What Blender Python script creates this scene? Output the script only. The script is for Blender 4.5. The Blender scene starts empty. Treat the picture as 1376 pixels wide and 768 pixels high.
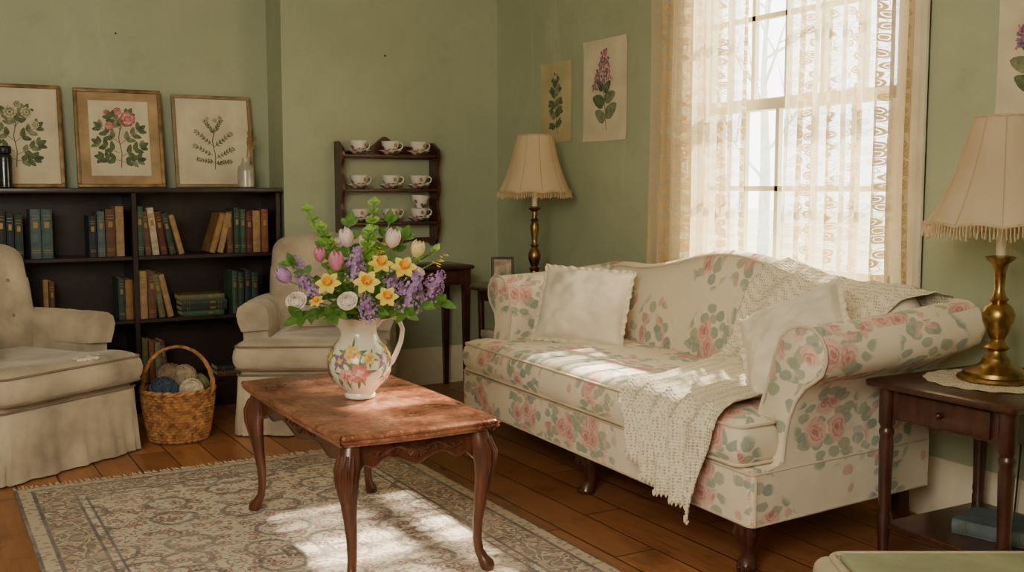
import bpy, bmesh, math, random
from math import sin, cos, pi, radians, sqrt, exp, atan2
from mathutils import Vector, Matrix, noise
random.seed(7)
S = bpy.context.scene
COL = S.collection
UP = Vector((0, 0, 1))
# ---------------------------------------------------------------- survey of the room from the viewpoint
H = 1.22; YAW = radians(29.5); PIT = radians(5.35); FPX = 1430.0
Fv = Vector((sin(YAW), cos(YAW), 0)); Rv = Vector((cos(YAW), -sin(YAW), 0))
Cd = Fv*cos(PIT) - UP*sin(PIT); Cu = Fv*sin(PIT) + UP*cos(PIT)
EYE = Vector((0, 0, H))
def ray(px, py): return Cd + Rv*((px-688)/FPX) - Cu*((py-384)/FPX)
def onx(px, py, X): d = ray(px, py); return EYE + d*(X/d.x)
def ony(px, py, Y): d = ray(px, py); return EYE + d*(Y/d.y)
def onz(px, py, Z): d = ray(px, py); return EYE + d*((Z-H)/d.z)
def onf(px, py, F): d = ray(px, py); return EYE + d*(F/d.dot(Fv))
# ---------------------------------------------------------------- mesh builder
def roundpoly(pts, r, n=4):
    out = []; N = len(pts)
    for i in range(N):
        p = Vector(pts[i][:2]); a = Vector(pts[i-1][:2]); b = Vector(pts[(i+1) % N][:2])
        da = (a-p); db = (b-p); rr = min(r, da.length*.45, db.length*.45)
        A = p+da.normalized()*rr; B = p+db.normalized()*rr
        for k in range(n+1):
            t = k/n
            q = A*(1-t)**2+p*2*t*(1-t)+B*t*t
            out.append((q.x, q.y))
    return out
def rrect(hx, hy, r, n=4): return roundpoly([(-hx, -hy), (hx, -hy), (hx, hy), (-hx, hy)], r, n)
class MB:
    def __init__(s): s.v = []; s.f = []; s.m = []; s.s = []
    def add(s, vs, fs, m=0, sm=True):
        b = len(s.v); s.v += [Vector(p) for p in vs]
        for f in fs:
            s.f.append([b+i for i in f]); s.m.append(m); s.s.append(sm)
        return s
    def box(s, x0, x1, y0, y1, z0, z1, m=0):
        return s.add([(x, y, z) for z in (z0, z1) for y in (y0, y1) for x in (x0, x1)],
              [(0, 1, 3, 2), (4, 6, 7, 5), (0, 4, 5, 1), (2, 3, 7, 6), (0, 2, 6, 4), (1, 5, 7, 3)], m, False)
    def rbox(s, x0, x1, y0, y1, z0, z1, r=.01, seg=2, m=0, cuts=0, fn=None):
        bm = bmesh.new(); bmesh.ops.create_cube(bm, size=1)
        for v in bm.verts:
            v.co = Vector(((x0+x1)/2+v.co.x*(x1-x0), (y0+y1)/2+v.co.y*(y1-y0), (z0+z1)/2+v.co.z*(z1-z0)))
        bmesh.ops.bevel(bm, geom=list(bm.edges), offset=r, segments=seg, profile=.5, affect='EDGES')
        if cuts: bmesh.ops.subdivide_edges(bm, edges=[e for e in bm.edges if e.calc_length() > r*1.2], cuts=cuts, use_grid_fill=True)
        bm.verts.index_update()
        vs = [fn(v.co.copy()) if fn else v.co.copy() for v in bm.verts]
        s.add(vs, [[v.index for v in f.verts] for f in bm.faces], m, True); bm.free(); return s
    def stack(s, loops, m=0, cap=True, sm=True):
        n = len(loops[0]); vs = [p for L in loops for p in L]; fs = []
        for j in range(len(loops)-1):
            for i in range(n):
                k = (i+1) % n
                fs.append((j*n+i, j*n+k, (j+1)*n+k, (j+1)*n+i))
        if cap: fs.append(tuple(range(n))[::-1]); fs.append(tuple((len(loops)-1)*n+i for i in range(n)))
        return s.add(vs, fs, m, sm)
    def slab(s, outfn, layers, m=0):
        return s.stack([[(x, y, z) for x, y in outfn(i)] for z, i in layers], m)
    def lathe(s, prof, n=32, c=(0, 0, 0), m=0, cap=True, fn=None):
        L = []
        for r, z in prof:
            row = []
            for i in range(n):
                a = 2*pi*i/n; rr = fn(r, z, a) if fn else r
                row.append((c[0]+rr*cos(a), c[1]+rr*sin(a), c[2]+z))
            L.append(row)
        return s.stack(L, m, cap)
    def tube(s, pts, r, n=8, m=0, cap=True, closed=False):
        P = [Vector(p) for p in pts]; N = len(P)
        R = r if isinstance(r, (list, tuple)) else [r]*N
        T = []
        for i in range(N):
            if closed: d = P[(i+1) % N]-P[i-1]
            else: d = P[min(i+1, N-1)]-P[max(i-1, 0)]
            T.append(d.normalized() if d.length > 1e-9 else UP)
        a = T[0].orthogonal().normalized(); loops = []
        for i in range(N):
            a = (a-T[i]*a.dot(T[i]))
            a = a.normalized() if a.length > 1e-6 else T[i].orthogonal().normalized()
            b = T[i].cross(a)
            loops.append([P[i]+(a*cos(2*pi*k/n)+b*sin(2*pi*k/n))*R[i] for k in range(n)])
        if closed: loops.append(loops[0]); cap = False
        return s.stack(loops, m, cap)
    def grid(s, fn, nu, nv, m=0, cu=False):
        vs = []; fs = []
        for j in range(nv+1):
            for i in range(nu+1 if not cu else nu): vs.append(fn(i/nu, j/nv))
        w = nu if cu else nu+1
        for j in range(nv):
            for i in range(nu):
                k = (i+1) % w if cu else i+1
                fs.append((j*w+i, j*w+k, (j+1)*w+k, (j+1)*w+i))
        return s.add(vs, fs, m, True)
    def prism(s, pts, f0, f1, m=0):
        n = len(pts); vs = [f0(p) for p in pts]+[f1(p) for p in pts]
        fs = [tuple(range(n))[::-1], tuple(range(n, 2*n))]+[(i, (i+1) % n, n+(i+1) % n, n+i) for i in range(n)]
        return s.add(vs, fs, m, False)
    def ell(s, c, r, n=12, m=0):
        c = Vector(c); r = Vector(r if hasattr(r, '__len__') else (r, r, r)); L = []
        h = max(4, n//2)
        for j in range(h+1):
            t = -pi/2+pi*(j*.98+.01*h)/h if h else 0
            L.append([(c.x+r.x*cos(t)*cos(2*pi*i/n), c.y+r.y*cos(t)*sin(2*pi*i/n), c.z+r.z*sin(t)) for i in range(n)])
        return s.stack(L, m)
    def xf(s, M, start=0):
        for i in range(start, len(s.v)): s.v[i] = M @ s.v[i]
        return s
def link(o): COL.objects.link(o); return o
def build(name, mb, mats, ang=40):
    me = bpy.data.meshes.new(name); me.from_pydata([tuple(v) for v in mb.v], [], mb.f)
    if not isinstance(mats, (list, tuple)): mats = [mats]
    for m in mats: me.materials.append(m)
    for p, mi, sm in zip(me.polygons, mb.m, mb.s): p.material_index = mi; p.use_smooth = sm
    bm = bmesh.new(); bm.from_mesh(me); bmesh.ops.recalc_face_normals(bm, faces=bm.faces); bm.to_mesh(me); bm.free()
    try: me.set_sharp_from_angle(angle=radians(ang))
    except Exception: pass
    return link(bpy.data.objects.new(name, me))
def tag(o, label, cat, group=None):
    o['label'] = label; o['category'] = cat
    if group: o['group'] = group
    return o
def thing(name, label, cat, loc=(0, 0, 0), rz=0, group=None):
    o = link(bpy.data.objects.new(name, None)); o.empty_display_size = .05
    o.location = loc; o.rotation_euler = (0, 0, rz); return tag(o, label, cat, group)
def part(name, mb, mats, parent, label=None, ang=40):
    o = build(name, mb, mats, ang); o.parent = parent
    if label: o['label'] = label
    return o
def struct(name, mb, mats, parent=None, ang=40):
    o = build(name, mb, mats, ang)
    if parent: o.parent = parent
    else: o['kind'] = 'structure'
    return o
def dup(root, loc, rot=None, label=None):
    r = root.copy(); COL.objects.link(r); r.location = loc
    if rot is not None: r.rotation_euler = rot
    if label: r['label'] = label
    for ch in list(root.children):
        c = ch.copy(); COL.objects.link(c); c.parent = r
        for g in list(ch.children):
            d = g.copy(); COL.objects.link(d); d.parent = c
    return r
# ---------------------------------------------------------------- materials
def lin(c): return tuple(((x/255)/12.92 if x/255 <= .04045 else ((x/255+.055)/1.055)**2.4) for x in c)+(1,)
def nd(t, typ, ins=None, **props):
    n = t.nodes.new(typ)
    for k, v in props.items(): setattr(n, k, v)
    for k, v in (ins or {}).items():
        s = n.inputs[k]
        if isinstance(v, bpy.types.NodeSocket): t.links.new(v, s)
        else: s.default_value = v
    return n
def mt(t, op, a, b=0.0): return nd(t, 'ShaderNodeMath', {0: a, 1: b}, operation=op).outputs[0]
def mx(t, f, a, b, mode='MIX'):
    n = nd(t, 'ShaderNodeMix', {0: f, 6: a, 7: b}, data_type='RGBA', blend_type=mode); return n.outputs[2]
def ss(t, x, a, b):
    n = nd(t, 'ShaderNodeMapRange', {0: x, 1: a, 2: b, 3: 0.0, 4: 1.0}, interpolation_type='SMOOTHSTEP'); return n.outputs[0]
def inv(t, x): return mt(t, 'SUBTRACT', 1.0, x)
def ramp(t, f, stops):
    n = nd(t, 'ShaderNodeValToRGB', {0: f}); e = n.color_ramp.elements
    while len(e) < len(stops): e.new(.5)
    for el, (p, c) in zip(e, stops): el.position = p; el.color = c
    return n.outputs[0]
def newmat(name):
    m = bpy.data.materials.new(name); m.use_nodes = True; t = m.node_tree
    return m, t, t.nodes['Principled BSDF'], t.nodes['Material Output']
def objco(t, sc=(1, 1, 1)):
    c = nd(t, 'ShaderNodeTexCoord').outputs['Object']
    if sc != (1, 1, 1): c = nd(t, 'ShaderNodeMapping', {'Vector': c, 'Scale': sc}).outputs[0]
    return c
def nz(t, v, sc, det=3, rough=.55, dist=0):
    return nd(t, 'ShaderNodeTexNoise', {'Vector': v, 'Scale': sc, 'Detail': det, 'Roughness': rough, 'Distortion': dist}).outputs[0]
def vor(t, v, sc, feature='F1', rnd=1.0, dim='3D'):
    return nd(t, 'ShaderNodeTexVoronoi', {'Vector': v, 'Scale': sc, 'Randomness': rnd}, feature=feature, voronoi_dimensions=dim)
def warp(t, v, sc, amt):
    nn = nd(t, 'ShaderNodeTexNoise', {'Vector': v, 'Scale': sc, 'Detail': 2.0}).outputs['Color']
    w = nd(t, 'ShaderNodeVectorMath', {0: nn, 1: (.5, .5, .5)}, operation='SUBTRACT').outputs[0]
    w = nd(t, 'ShaderNodeVectorMath', {0: w, 'Scale': amt}, operation='SCALE').outputs[0]
    return nd(t, 'ShaderNodeVectorMath', {0: v, 1: w}, operation='ADD').outputs[0]
def bump(t, b, h, st=.3, d=.01):
    t.links.new(nd(t, 'ShaderNodeBump', {'Height': h, 'Strength': st, 'Distance': d}).outputs[0], b.inputs['Normal'])
def mat(name, col, rough=.6, metal=0, var=.18, vs=6, bs=60, bst=.15, sc=(1, 1, 1), coat=0, sheen=0, col2=None, bd=.005):
    m, t, b, o = newmat(name); co = objco(t, sc)
    n = nz(t, co, vs, 4)
    A = lin([max(0, x*(1-var)) for x in col]); B = lin([min(255, x*(1+var*.6)) for x in (col2 or col)])
    t.links.new(ramp(t, n, [(.3, A), (.7, B)]), b.inputs['Base Color'])
    b.inputs['Roughness'].default_value = rough; b.inputs['Metallic'].default_value = metal
    b.inputs['Coat Weight'].default_value = coat; b.inputs['Coat Roughness'].default_value = .2
    b.inputs['Sheen Weight'].default_value = sheen
    if bst: bump(t, b, nz(t, co, bs, 3), bst, bd)
    return m
def thin(name, col, tl=.5, col2=None, rough=.8, vs=10):
    m, t, b, o = newmat(name)
    n = nz(t, objco(t), vs, 3); c = ramp(t, n, [(.3, lin(col)), (.7, lin(col2 or col))])
    t.links.new(c, b.inputs['Base Color']); b.inputs['Roughness'].default_value = rough
    tr = nd(t, 'ShaderNodeBsdfTranslucent', {'Color': c}); mxs = nd(t, 'ShaderNodeMixShader', {0: tl, 1: b.outputs[0], 2: tr.outputs[0]})
    t.links.new(mxs.outputs[0], o.inputs[0]); return m
def wallmat():
    m, t, b, o = newmat('sage_green_plaster'); co = objco(t)
    a = nz(t, co, 1.3, 5, .6); d = nz(t, co, 5, 6, .7)
    c = ramp(t, a, [(.3, lin((162, 170, 138))), (.7, lin((180, 186, 153)))])
    c = mx(t, mt(t, 'MULTIPLY', ss(t, d, .55, .72), .35), c, lin((146, 151, 115)))
    w = nz(t, objco(t, (1, 1, .25)), 3, 6, .7, .6)
    c = mx(t, mt(t, 'MULTIPLY', ss(t, w, .58, .68), .35), c, lin((194, 196, 170)))
    fl = nz(t, co, 26, 5, .75); c = mx(t, mt(t, 'MULTIPLY', ss(t, fl, .66, .72), .35), c, lin((134, 134, 104)))
    t.links.new(c, b.inputs['Base Color']); b.inputs['Roughness'].default_value = .55
    h = mt(t, 'ADD', nz(t, co, 7, 5, .6), mt(t, 'MULTIPLY', nz(t, co, 120, 2), .12))
    bump(t, b, h, .5, .014); return m
def floormat():
    m, t, b, o = newmat('wide_pine_boards'); co = objco(t)
    sx = nd(t, 'ShaderNodeSeparateXYZ', {0: co}); x = mt(t, 'DIVIDE', sx.outputs[0], .165); y = sx.outputs[1]
    ix = mt(t, 'FLOOR', x); fx = mt(t, 'FRACT', x)
    r1 = nd(t, 'ShaderNodeTexWhiteNoise', {'W': ix}, noise_dimensions='1D').outputs[0]
    yy = mt(t, 'ADD', mt(t, 'DIVIDE', y, 2.3), mt(t, 'MULTIPLY', r1, 7.0)); iy = mt(t, 'FLOOR', yy); fy = mt(t, 'FRACT', yy)
    r2 = nd(t, 'ShaderNodeTexWhiteNoise', {'W': mt(t, 'ADD', mt(t, 'MULTIPLY', ix, 13.7), iy)}, noise_dimensions='1D').outputs[0]
    off = nd(t, 'ShaderNodeCombineXYZ', {0: mt(t, 'MULTIPLY', r2, 9.0), 1: mt(t, 'MULTIPLY', r2, 5.0)}).outputs[0]
    v = nd(t, 'ShaderNodeVectorMath', {0: co, 1: off}, operation='ADD').outputs[0]
    g = nd(t, 'ShaderNodeMapping', {'Vector': v, 'Scale': (26, 1.6, 1)}).outputs[0]
    gr = nz(t, g, 1.5, 6, .65, 1.2)
    c = ramp(t, gr, [(.25, lin((120, 72, 40))), (.5, lin((166, 110, 66))), (.75, lin((190, 138, 90)))])
    c = mx(t, mt(t, 'MULTIPLY', r2, .6), c, lin((112, 66, 38)))
    st = nz(t, co, 3.5, 6, .75); c = mx(t, mt(t, 'MULTIPLY', ss(t, st, .52, .66), .5), c, lin((80, 48, 28)))
    kn = vor(t, nd(t, 'ShaderNodeMapping', {'Vector': v, 'Scale': (5, 1.6, 1)}).outputs[0], 1.0).outputs['Distance']
    c = mx(t, inv(t, ss(t, kn, .03, .09)), c, lin((48, 26, 13)))
    edge = mt(t, 'MINIMUM', mt(t, 'MULTIPLY', mt(t, 'MINIMUM', fx, inv(t, fx)), .165), mt(t, 'MULTIPLY', mt(t, 'MINIMUM', fy, inv(t, fy)), 2.3))
    gap = ss(t, edge, .001, .004)
    c = mx(t, gap, lin((24, 13, 8)), c)
    t.links.new(c, b.inputs['Base Color'])
    t.links.new(mt(t, 'ADD', .26, mt(t, 'MULTIPLY', gr, .32)), b.inputs['Roughness'])
    bump(t, b, mt(t, 'ADD', ss(t, edge, 0, .006), mt(t, 'MULTIPLY', gr, .15)), .7, .004); return m
def floral(name):
    m, t, b, o = newmat(name); tcn = nd(t, 'ShaderNodeTexCoord'); co = tcn.outputs['Object']
    s = nd(t, 'ShaderNodeSeparateXYZ', {0: co}); X, Y, Z = s.outputs[0], s.outputs[1], s.outputs[2]
    ny = mt(t, 'ABSOLUTE', nd(t, 'ShaderNodeSeparateXYZ', {0: tcn.outputs['Normal']}).outputs[1])
    side = mt(t, 'GREATER_THAN', ny, .62)
    uvA = nd(t, 'ShaderNodeCombineXYZ', {0: Y, 1: mt(t, 'SUBTRACT', Z, X)}).outputs[0]
    uvB = nd(t, 'ShaderNodeCombineXYZ', {0: mt(t, 'ADD', X, 4.3), 1: Z}).outputs[0]
    uv = nd(t, 'ShaderNodeMix', {0: side, 4: uvA, 5: uvB}, data_type='VECTOR').outputs[1]
    v = warp(t, uv, 16.0, .028); vb = warp(t, uv, 5.0, .07)
    d1 = vor(t, vb, 3.2, dim='2D', rnd=.6).outputs['Distance']
    v2 = vor(t, v, 10.5, dim='2D', rnd=.7); d2 = v2.outputs['Distance']
    v3 = vor(t, nd(t, 'ShaderNodeMapping', {'Vector': v, 'Scale': (1, 1.5, 1), 'Rotation': (0, 0, .9)}).outputs[0], 14.0, dim='2D')
    v4 = vor(t, nd(t, 'ShaderNodeMapping', {'Vector': v, 'Scale': (1, 1.6, 1), 'Rotation': (0, 0, -.8), 'Location': (3, 7, 0)}).outputs[0], 15.0, dim='2D')
    base = ramp(t, nz(t, co, 3, 3), [(.3, lin((232, 217, 188))), (.7, lin((243, 230, 205)))])
    ra = nd(t, 'ShaderNodeSeparateColor', {0: v3.outputs['Color']}).outputs[0]
    rb = nd(t, 'ShaderNodeSeparateColor', {0: v4.outputs['Color']}).outputs[0]
    mot = nz(t, uv, 60, 3)
    def lc(r, d): return mx(t, mt(t, 'MULTIPLY', inv(t, ss(t, d, .02, .09)), .45), ramp(t, mt(t, 'ADD', mt(t, 'MULTIPLY', r, .8), mt(t, 'MULTIPLY', mot, .3)), [(.2, lin((94, 122, 122))), (.5, lin((124, 150, 142))), (.8, lin((158, 168, 138)))]), lin((182, 192, 172)))
    near = inv(t, ss(t, d1, .44, .53))
    l1 = mt(t, 'MULTIPLY', mt(t, 'MULTIPLY', inv(t, ss(t, v3.outputs['Distance'], .35, .43)), near), ss(t, ra, .20, .27))
    l2 = mt(t, 'MULTIPLY', mt(t, 'MULTIPLY', inv(t, ss(t, v4.outputs['Distance'], .32, .40)), near), ss(t, rb, .45, .52))
    c = mx(t, mt(t, 'MULTIPLY', l1, .80), base, lc(ra, v3.outputs['Distance']))
    c = mx(t, mt(t, 'MULTIPLY', l2, .76), c, lc(rb, v4.outputs['Distance']))
    v5 = vor(t, v, 11.0, dim='2D'); r5 = nd(t, 'ShaderNodeSeparateColor', {0: v5.outputs['Color']}).outputs[2]
    bud = mt(t, 'MULTIPLY', inv(t, ss(t, v5.outputs['Distance'], .14, .20)), ss(t, r5, .72, .75))
    c = mx(t, mt(t, 'MULTIPLY', bud, .7), c, lin((218, 160, 144)))
    pet = mt(t, 'ADD', mt(t, 'MULTIPLY', mt(t, 'SINE', mt(t, 'MULTIPLY', mt(t, 'ADD', d2, mt(t, 'MULTIPLY', nz(t, uv, 28, 2), .5)), 34.0)), .13), d2)
    rc = ramp(t, pet, [(.0, lin((190, 108, 98))), (.2, lin((218, 150, 136))), (.40, lin((236, 198, 182))), (.58, lin((214, 148, 134)))])
    rsel = nd(t, 'ShaderNodeSeparateColor', {0: v2.outputs['Color']}).outputs[1]
    rm = mt(t, 'MULTIPLY', inv(t, ss(t, mt(t, 'ADD', d2, mt(t, 'MULTIPLY', nz(t, uv, 40, 2), .12)), .50, .60)), inv(t, ss(t, d1, .27, .34)))
    rm = mt(t, 'MULTIPLY', rm, ss(t, rsel, .08, .12))
    c = mx(t, mt(t, 'MULTIPLY', rm, .88), c, rc)
    c = mx(t, mt(t, 'MULTIPLY', nz(t, co, 30, 3), .14), c, lin((236, 222, 196)))
    t.links.new(c, b.inputs['Base Color']); b.inputs['Roughness'].default_value = .85; b.inputs['Sheen Weight'].default_value = .1
    bump(t, b, mt(t, 'ADD', nz(t, co, 7, 2), mt(t, 'MULTIPLY', nz(t, co, 400, 1), .04)), .45, .018); return m
def rugmat():
    m, t, b, o = newmat('faded_oriental_wool'); co = objco(t)
    s = nd(t, 'ShaderNodeSeparateXYZ', {0: co}); ax = mt(t, 'ABSOLUTE', s.outputs[0]); ay = mt(t, 'ABSOLUTE', s.outputs[1])
    d = mt(t, 'MINIMUM', mt(t, 'SUBTRACT', .80, ax), mt(t, 'SUBTRACT', 1.25, ay))
    v0 = nd(t, 'ShaderNodeCombineXYZ', {0: ax, 1: ay}).outputs[0]; v = warp(t, v0, 18.0, .03)
    n1 = nz(t, v0, 12, 1.5, .5, .8); scr = mt(t, 'ABSOLUTE', mt(t, 'SUBTRACT', mt(t, 'FRACT', mt(t, 'MULTIPLY', n1, 7.0)), .5))
    f = vor(t, v, 12.0, dim='2D', rnd=.8); f2 = vor(t, v, 27.0, dim='2D'); big = vor(t, v, 4.0, dim='2D', rnd=.5)
    cream = lin((218, 204, 180)); taupe = lin((128, 106, 90)); slate = lin((88, 86, 94)); rust = lin((164, 106, 88))
    c = mx(t, mt(t, 'MULTIPLY', inv(t, ss(t, scr, .07, .14)), .82), cream, taupe)
    ring = mt(t, 'MULTIPLY', ss(t, f.outputs['Distance'], .14, .18), inv(t, ss(t, f.outputs['Distance'], .27, .32)))
    c = mx(t, mt(t, 'MULTIPLY', ring, .8), c, rust)
    c = mx(t, mt(t, 'MULTIPLY', inv(t, ss(t, f.outputs['Distance'], .08, .12)), .9), c, slate)
    c = mx(t, mt(t, 'MULTIPLY', inv(t, ss(t, f2.outputs['Distance'], .15, .22)), .68), c, slate)
    medal = mt(t, 'MULTIPLY', ss(t, big.outputs['Distance'], .26, .28), inv(t, ss(t, big.outputs['Distance'], .33, .36)))
    c = mx(t, mt(t, 'MULTIPLY', medal, .7), c, slate)
    bc = mx(t, mt(t, 'MULTIPLY', inv(t, ss(t, scr, .12, .2)), .9), lin((140, 122, 108)), lin((212, 200, 176)))
    bc = mx(t, mt(t, 'MULTIPLY', inv(t, ss(t, f.outputs['Distance'], .20, .26)), .85), bc, lin((198, 164, 140)))
    bc = mx(t, mt(t, 'MULTIPLY', inv(t, ss(t, f2.outputs['Distance'], .14, .21)), .8), bc, slate)
    def band(a0, a1): return mt(t, 'MULTIPLY', ss(t, d, a0-.002, a0+.002), inv(t, ss(t, d, a1-.002, a1+.002)))
    c = mx(t, band(.07, .20), c, bc)
    for a0, a1 in ((.055, .07), (.20, .212), (.235, .245), (.0, .012)): c = mx(t, mt(t, 'MULTIPLY', band(a0, a1), .9), c, slate)
    c = mx(t, band(.012, .055), c, mx(t, mt(t, 'MULTIPLY', inv(t, ss(t, f2.outputs['Distance'], .2, .3)), .65), lin((202, 186, 160)), taupe))
    fade = nz(t, co, 2.6, 6, .7)
    c = mx(t, mt(t, 'ADD', .03, mt(t, 'MULTIPLY', ss(t, fade, .42, .68), .38)), c, lin((210, 196, 174)))
    c = mx(t, mt(t, 'MULTIPLY', nz(t, co, 160, 2), .2), c, lin((134, 116, 98)))
    t.links.new(c, b.inputs['Base Color']); b.inputs['Roughness'].default_value = .95
    bump(t, b, nz(t, co, 220, 2), .5, .004); return m
def lacemat(name, op=.5, motif=.5):
    m, t, b, o = newmat(name); co = objco(t)
    s = nd(t, 'ShaderNodeSeparateXYZ', {0: co}); v0 = nd(t, 'ShaderNodeCombineXYZ', {0: s.outputs[1], 1: s.outputs[2]}).outputs[0]
    v = warp(t, v0, 26.0, .018)
    a = vor(t, v, 24.0, dim='2D', rnd=.7); e = vor(t, v, 54.0, 'DISTANCE_TO_EDGE', dim='2D').outputs['Distance']
    stripe = mt(t, 'ABSOLUTE', mt(t, 'SUBTRACT', mt(t, 'FRACT', mt(t, 'MULTIPLY', s.outputs[1], 7.4)), .5))
    colm = inv(t, ss(t, stripe, .18, .30))
    fl = mt(t, 'MULTIPLY', inv(t, ss(t, a.outputs['Distance'], .36, .42)), ss(t, mt(t, 'ABSOLUTE', mt(t, 'SUBTRACT', a.outputs['Distance'], .2)), .015, .04))
    pe = inv(t, ss(t, e, .04, .10))
    pat = mt(t, 'MAXIMUM', mt(t, 'MULTIPLY', fl, mt(t, 'ADD', .4, mt(t, 'MULTIPLY', colm, .6))), mt(t, 'MULTIPLY', pe, mt(t, 'ADD', .2, mt(t, 'MULTIPLY', colm, .5))))
    lw = nd(t, 'ShaderNodeLayerWeight', {0: .5}).outputs['Facing']
    fac = mt(t, 'MINIMUM', mt(t, 'ADD', mt(t, 'ADD', op, mt(t, 'MULTIPLY', lw, .28)), mt(t, 'MULTIPLY', pat, motif)), 1.0)
    colr = mx(t, pat, lin((242, 230, 202)), lin((204, 176, 128)))
    di = nd(t, 'ShaderNodeBsdfDiffuse', {'Color': colr}); tl = nd(t, 'ShaderNodeBsdfTranslucent', {'Color': colr})
    mm = nd(t, 'ShaderNodeMixShader', {0: .42, 1: di.outputs[0], 2: tl.outputs[0]})
    tr = nd(t, 'ShaderNodeBsdfTransparent')
    f = nd(t, 'ShaderNodeMixShader', {0: fac, 1: tr.outputs[0], 2: mm.outputs[0]})
    t.links.new(f.outputs[0], o.inputs[0]); return m
def crochetmat():
    m, t, b, o = newmat('cream_crochet'); co = objco(t)
    a = vor(t, co, 95.0, rnd=.3).outputs['Distance']; r = nz(t, co, 22, 2)
    hole = inv(t, ss(t, mt(t, 'ADD', a, mt(t, 'MULTIPLY', r, .22)), .26, .33))
    c = ramp(t, a, [(.15, lin((198, 178, 142))), (.5, lin((242, 231, 205)))])
    t.links.new(c, b.inputs['Base Color']); b.inputs['Roughness'].default_value = .9
    bump(t, b, a, .8, .008)
    tr = nd(t, 'ShaderNodeBsdfTransparent')
    f = nd(t, 'ShaderNodeMixShader', {0: mt(t, 'MULTIPLY', hole, .75), 1: b.outputs[0], 2: tr.outputs[0]})
    t.links.new(f.outputs[0], o.inputs[0]); return m
def glassmat(name, tint=(235, 240, 240), g=.12, rough=.03):
    m, t, b, o = newmat(name)
    n = nz(t, objco(t), 3, 2)
    tr = nd(t, 'ShaderNodeBsdfTransparent', {'Color': ramp(t, n, [(0, lin(tint)), (1, lin([min(255, x+6) for x in tint]))])}); gl = nd(t, 'ShaderNodeBsdfGlossy', {'Roughness': rough})
    f = nd(t, 'ShaderNodeMixShader', {0: g, 1: tr.outputs[0], 2: gl.outputs[0]}); t.links.new(f.outputs[0], o.inputs[0]); return m
def china(name, spot=(196, 92, 96), sc=30):
    m, t, b, o = newmat(name); co = objco(t); v = vor(t, co, sc); r = nd(t, 'ShaderNodeSeparateColor', {0: v.outputs['Color']}).outputs[0]
    c = mx(t, mt(t, 'MULTIPLY', inv(t, ss(t, v.outputs['Distance'], .46, .56)), ss(t, r, .22, .26)), lin((236, 230, 216)), ramp(t, r, [(.3, lin((104, 128, 88))), (.5, lin(spot)), (.9, lin((222, 156, 144)))]))
    t.links.new(c, b.inputs['Base Color']); b.inputs['Roughness'].default_value = .18; b.inputs['Coat Weight'].default_value = .5; return m
def worntop():
    m, t, b, o = newmat('worn_mottled_cherry'); co = objco(t)
    a = nz(t, co, 7, 8, .75, .6); g = nz(t, objco(t, (12, 1.0, 1)), 5, 5, .7); sp = nz(t, co, 45, 5, .75)
    c = ramp(t, a, [(.36, lin((92, 46, 30))), (.5, lin((142, 82, 56))), (.62, lin((184, 124, 92)))])
    c = mx(t, mt(t, 'MULTIPLY', ss(t, g, .4, .65), .45), c, lin((104, 54, 36)))
    c = mx(t, mt(t, 'MULTIPLY', ss(t, sp, .56, .62), .6), c, lin((202, 154, 122)))
    wv = nz(t, objco(t, (1, 30, 1)), 3, 2); c = mx(t, mt(t, 'MULTIPLY', ss(t, wv, .66, .69), .5), c, lin((190, 142, 112)))
    t.links.new(c, b.inputs['Base Color'])
    t.links.new(mt(t, 'ADD', .10, mt(t, 'MULTIPLY', a, .42)), b.inputs['Roughness']); b.inputs['Coat Weight'].default_value = .35; b.inputs['Coat Roughness'].default_value = .15
    bump(t, b, mt(t, 'ADD', a, mt(t, 'MULTIPLY', sp, .4)), .2, .004); return m

WALL = wallmat(); FLOOR = floormat(); FLORAL = floral('faded_rose_chintz'); RUG = rugmat()
TRIM = mat('cream_painted_trim', (228, 217, 188), .5, var=.07, bst=.08, bs=30)
CEIL = mat('ceiling_plaster', (220, 215, 195), .9)
LACE = lacemat('lace_net', .46, .50); LACEB = lacemat('lace_border', .60, .40)
CROCH = crochetmat()
GLASS = glassmat('window_glass', (248, 250, 250), g=.04)
MAHOG = mat('dark_mahogany', (70, 38, 27), .32, var=.3, vs=5, sc=(2, 9, 2), coat=.4, bst=.08)
MAHOGX = mat('polished_walnut_legs', (88, 48, 31), .3, var=.35, vs=6, sc=(6, 6, 1.2), coat=.4, bst=.08)
TOPW = worntop()
DARKW = mat('bookcase_dark_wood', (44, 26, 19), .42, var=.3, vs=6, sc=(2, 4, 4), coat=.2, bst=.08)
REDW = mat('red_brown_shelf_wood', (78, 40, 29), .35, var=.3, vs=6, sc=(2, 2, 5), coat=.3)
BRASS = mat('aged_brass', (160, 130, 78), .3, metal=1, var=.35, vs=20, bst=.1, bs=40)
BRASSD = mat('dark_antique_brass', (150, 120, 74), .34, metal=1, var=.35, vs=20, bst=.1, bs=40)
SHADE = thin('aged_parchment_shade', (238, 214, 174), .48, (246, 226, 192), vs=4)
SHADE2 = thin('dusty_linen_shade', (222, 198, 162), .38, (236, 216, 184), vs=4)
FRNG = thin('shade_fringe_thread', (210, 182, 138), .3, (234, 212, 172), vs=60)
SEAM = mat('shade_seam_tape', (186, 158, 116), .8, var=.1)
WAXW = mat('ivory_candle_sleeve', (226, 212, 182), .5, var=.06)
GREY = mat('dusty_taupe_velvet', (168, 152, 127), .9, var=.17, vs=4, bs=6, bst=.6, sheen=.25, bd=.03, col2=(186, 170, 144))
GREYD = mat('worn_taupe_piping', (140, 124, 101), .9, var=.15)
STUFF = mat('white_stuffing', (226, 214, 192), .95, var=.1, bs=90, bst=.6)
LINEN = mat('cream_linen', (236, 225, 202), .9, var=.06, vs=8, bs=7, bst=.5, bd=.025)
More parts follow.
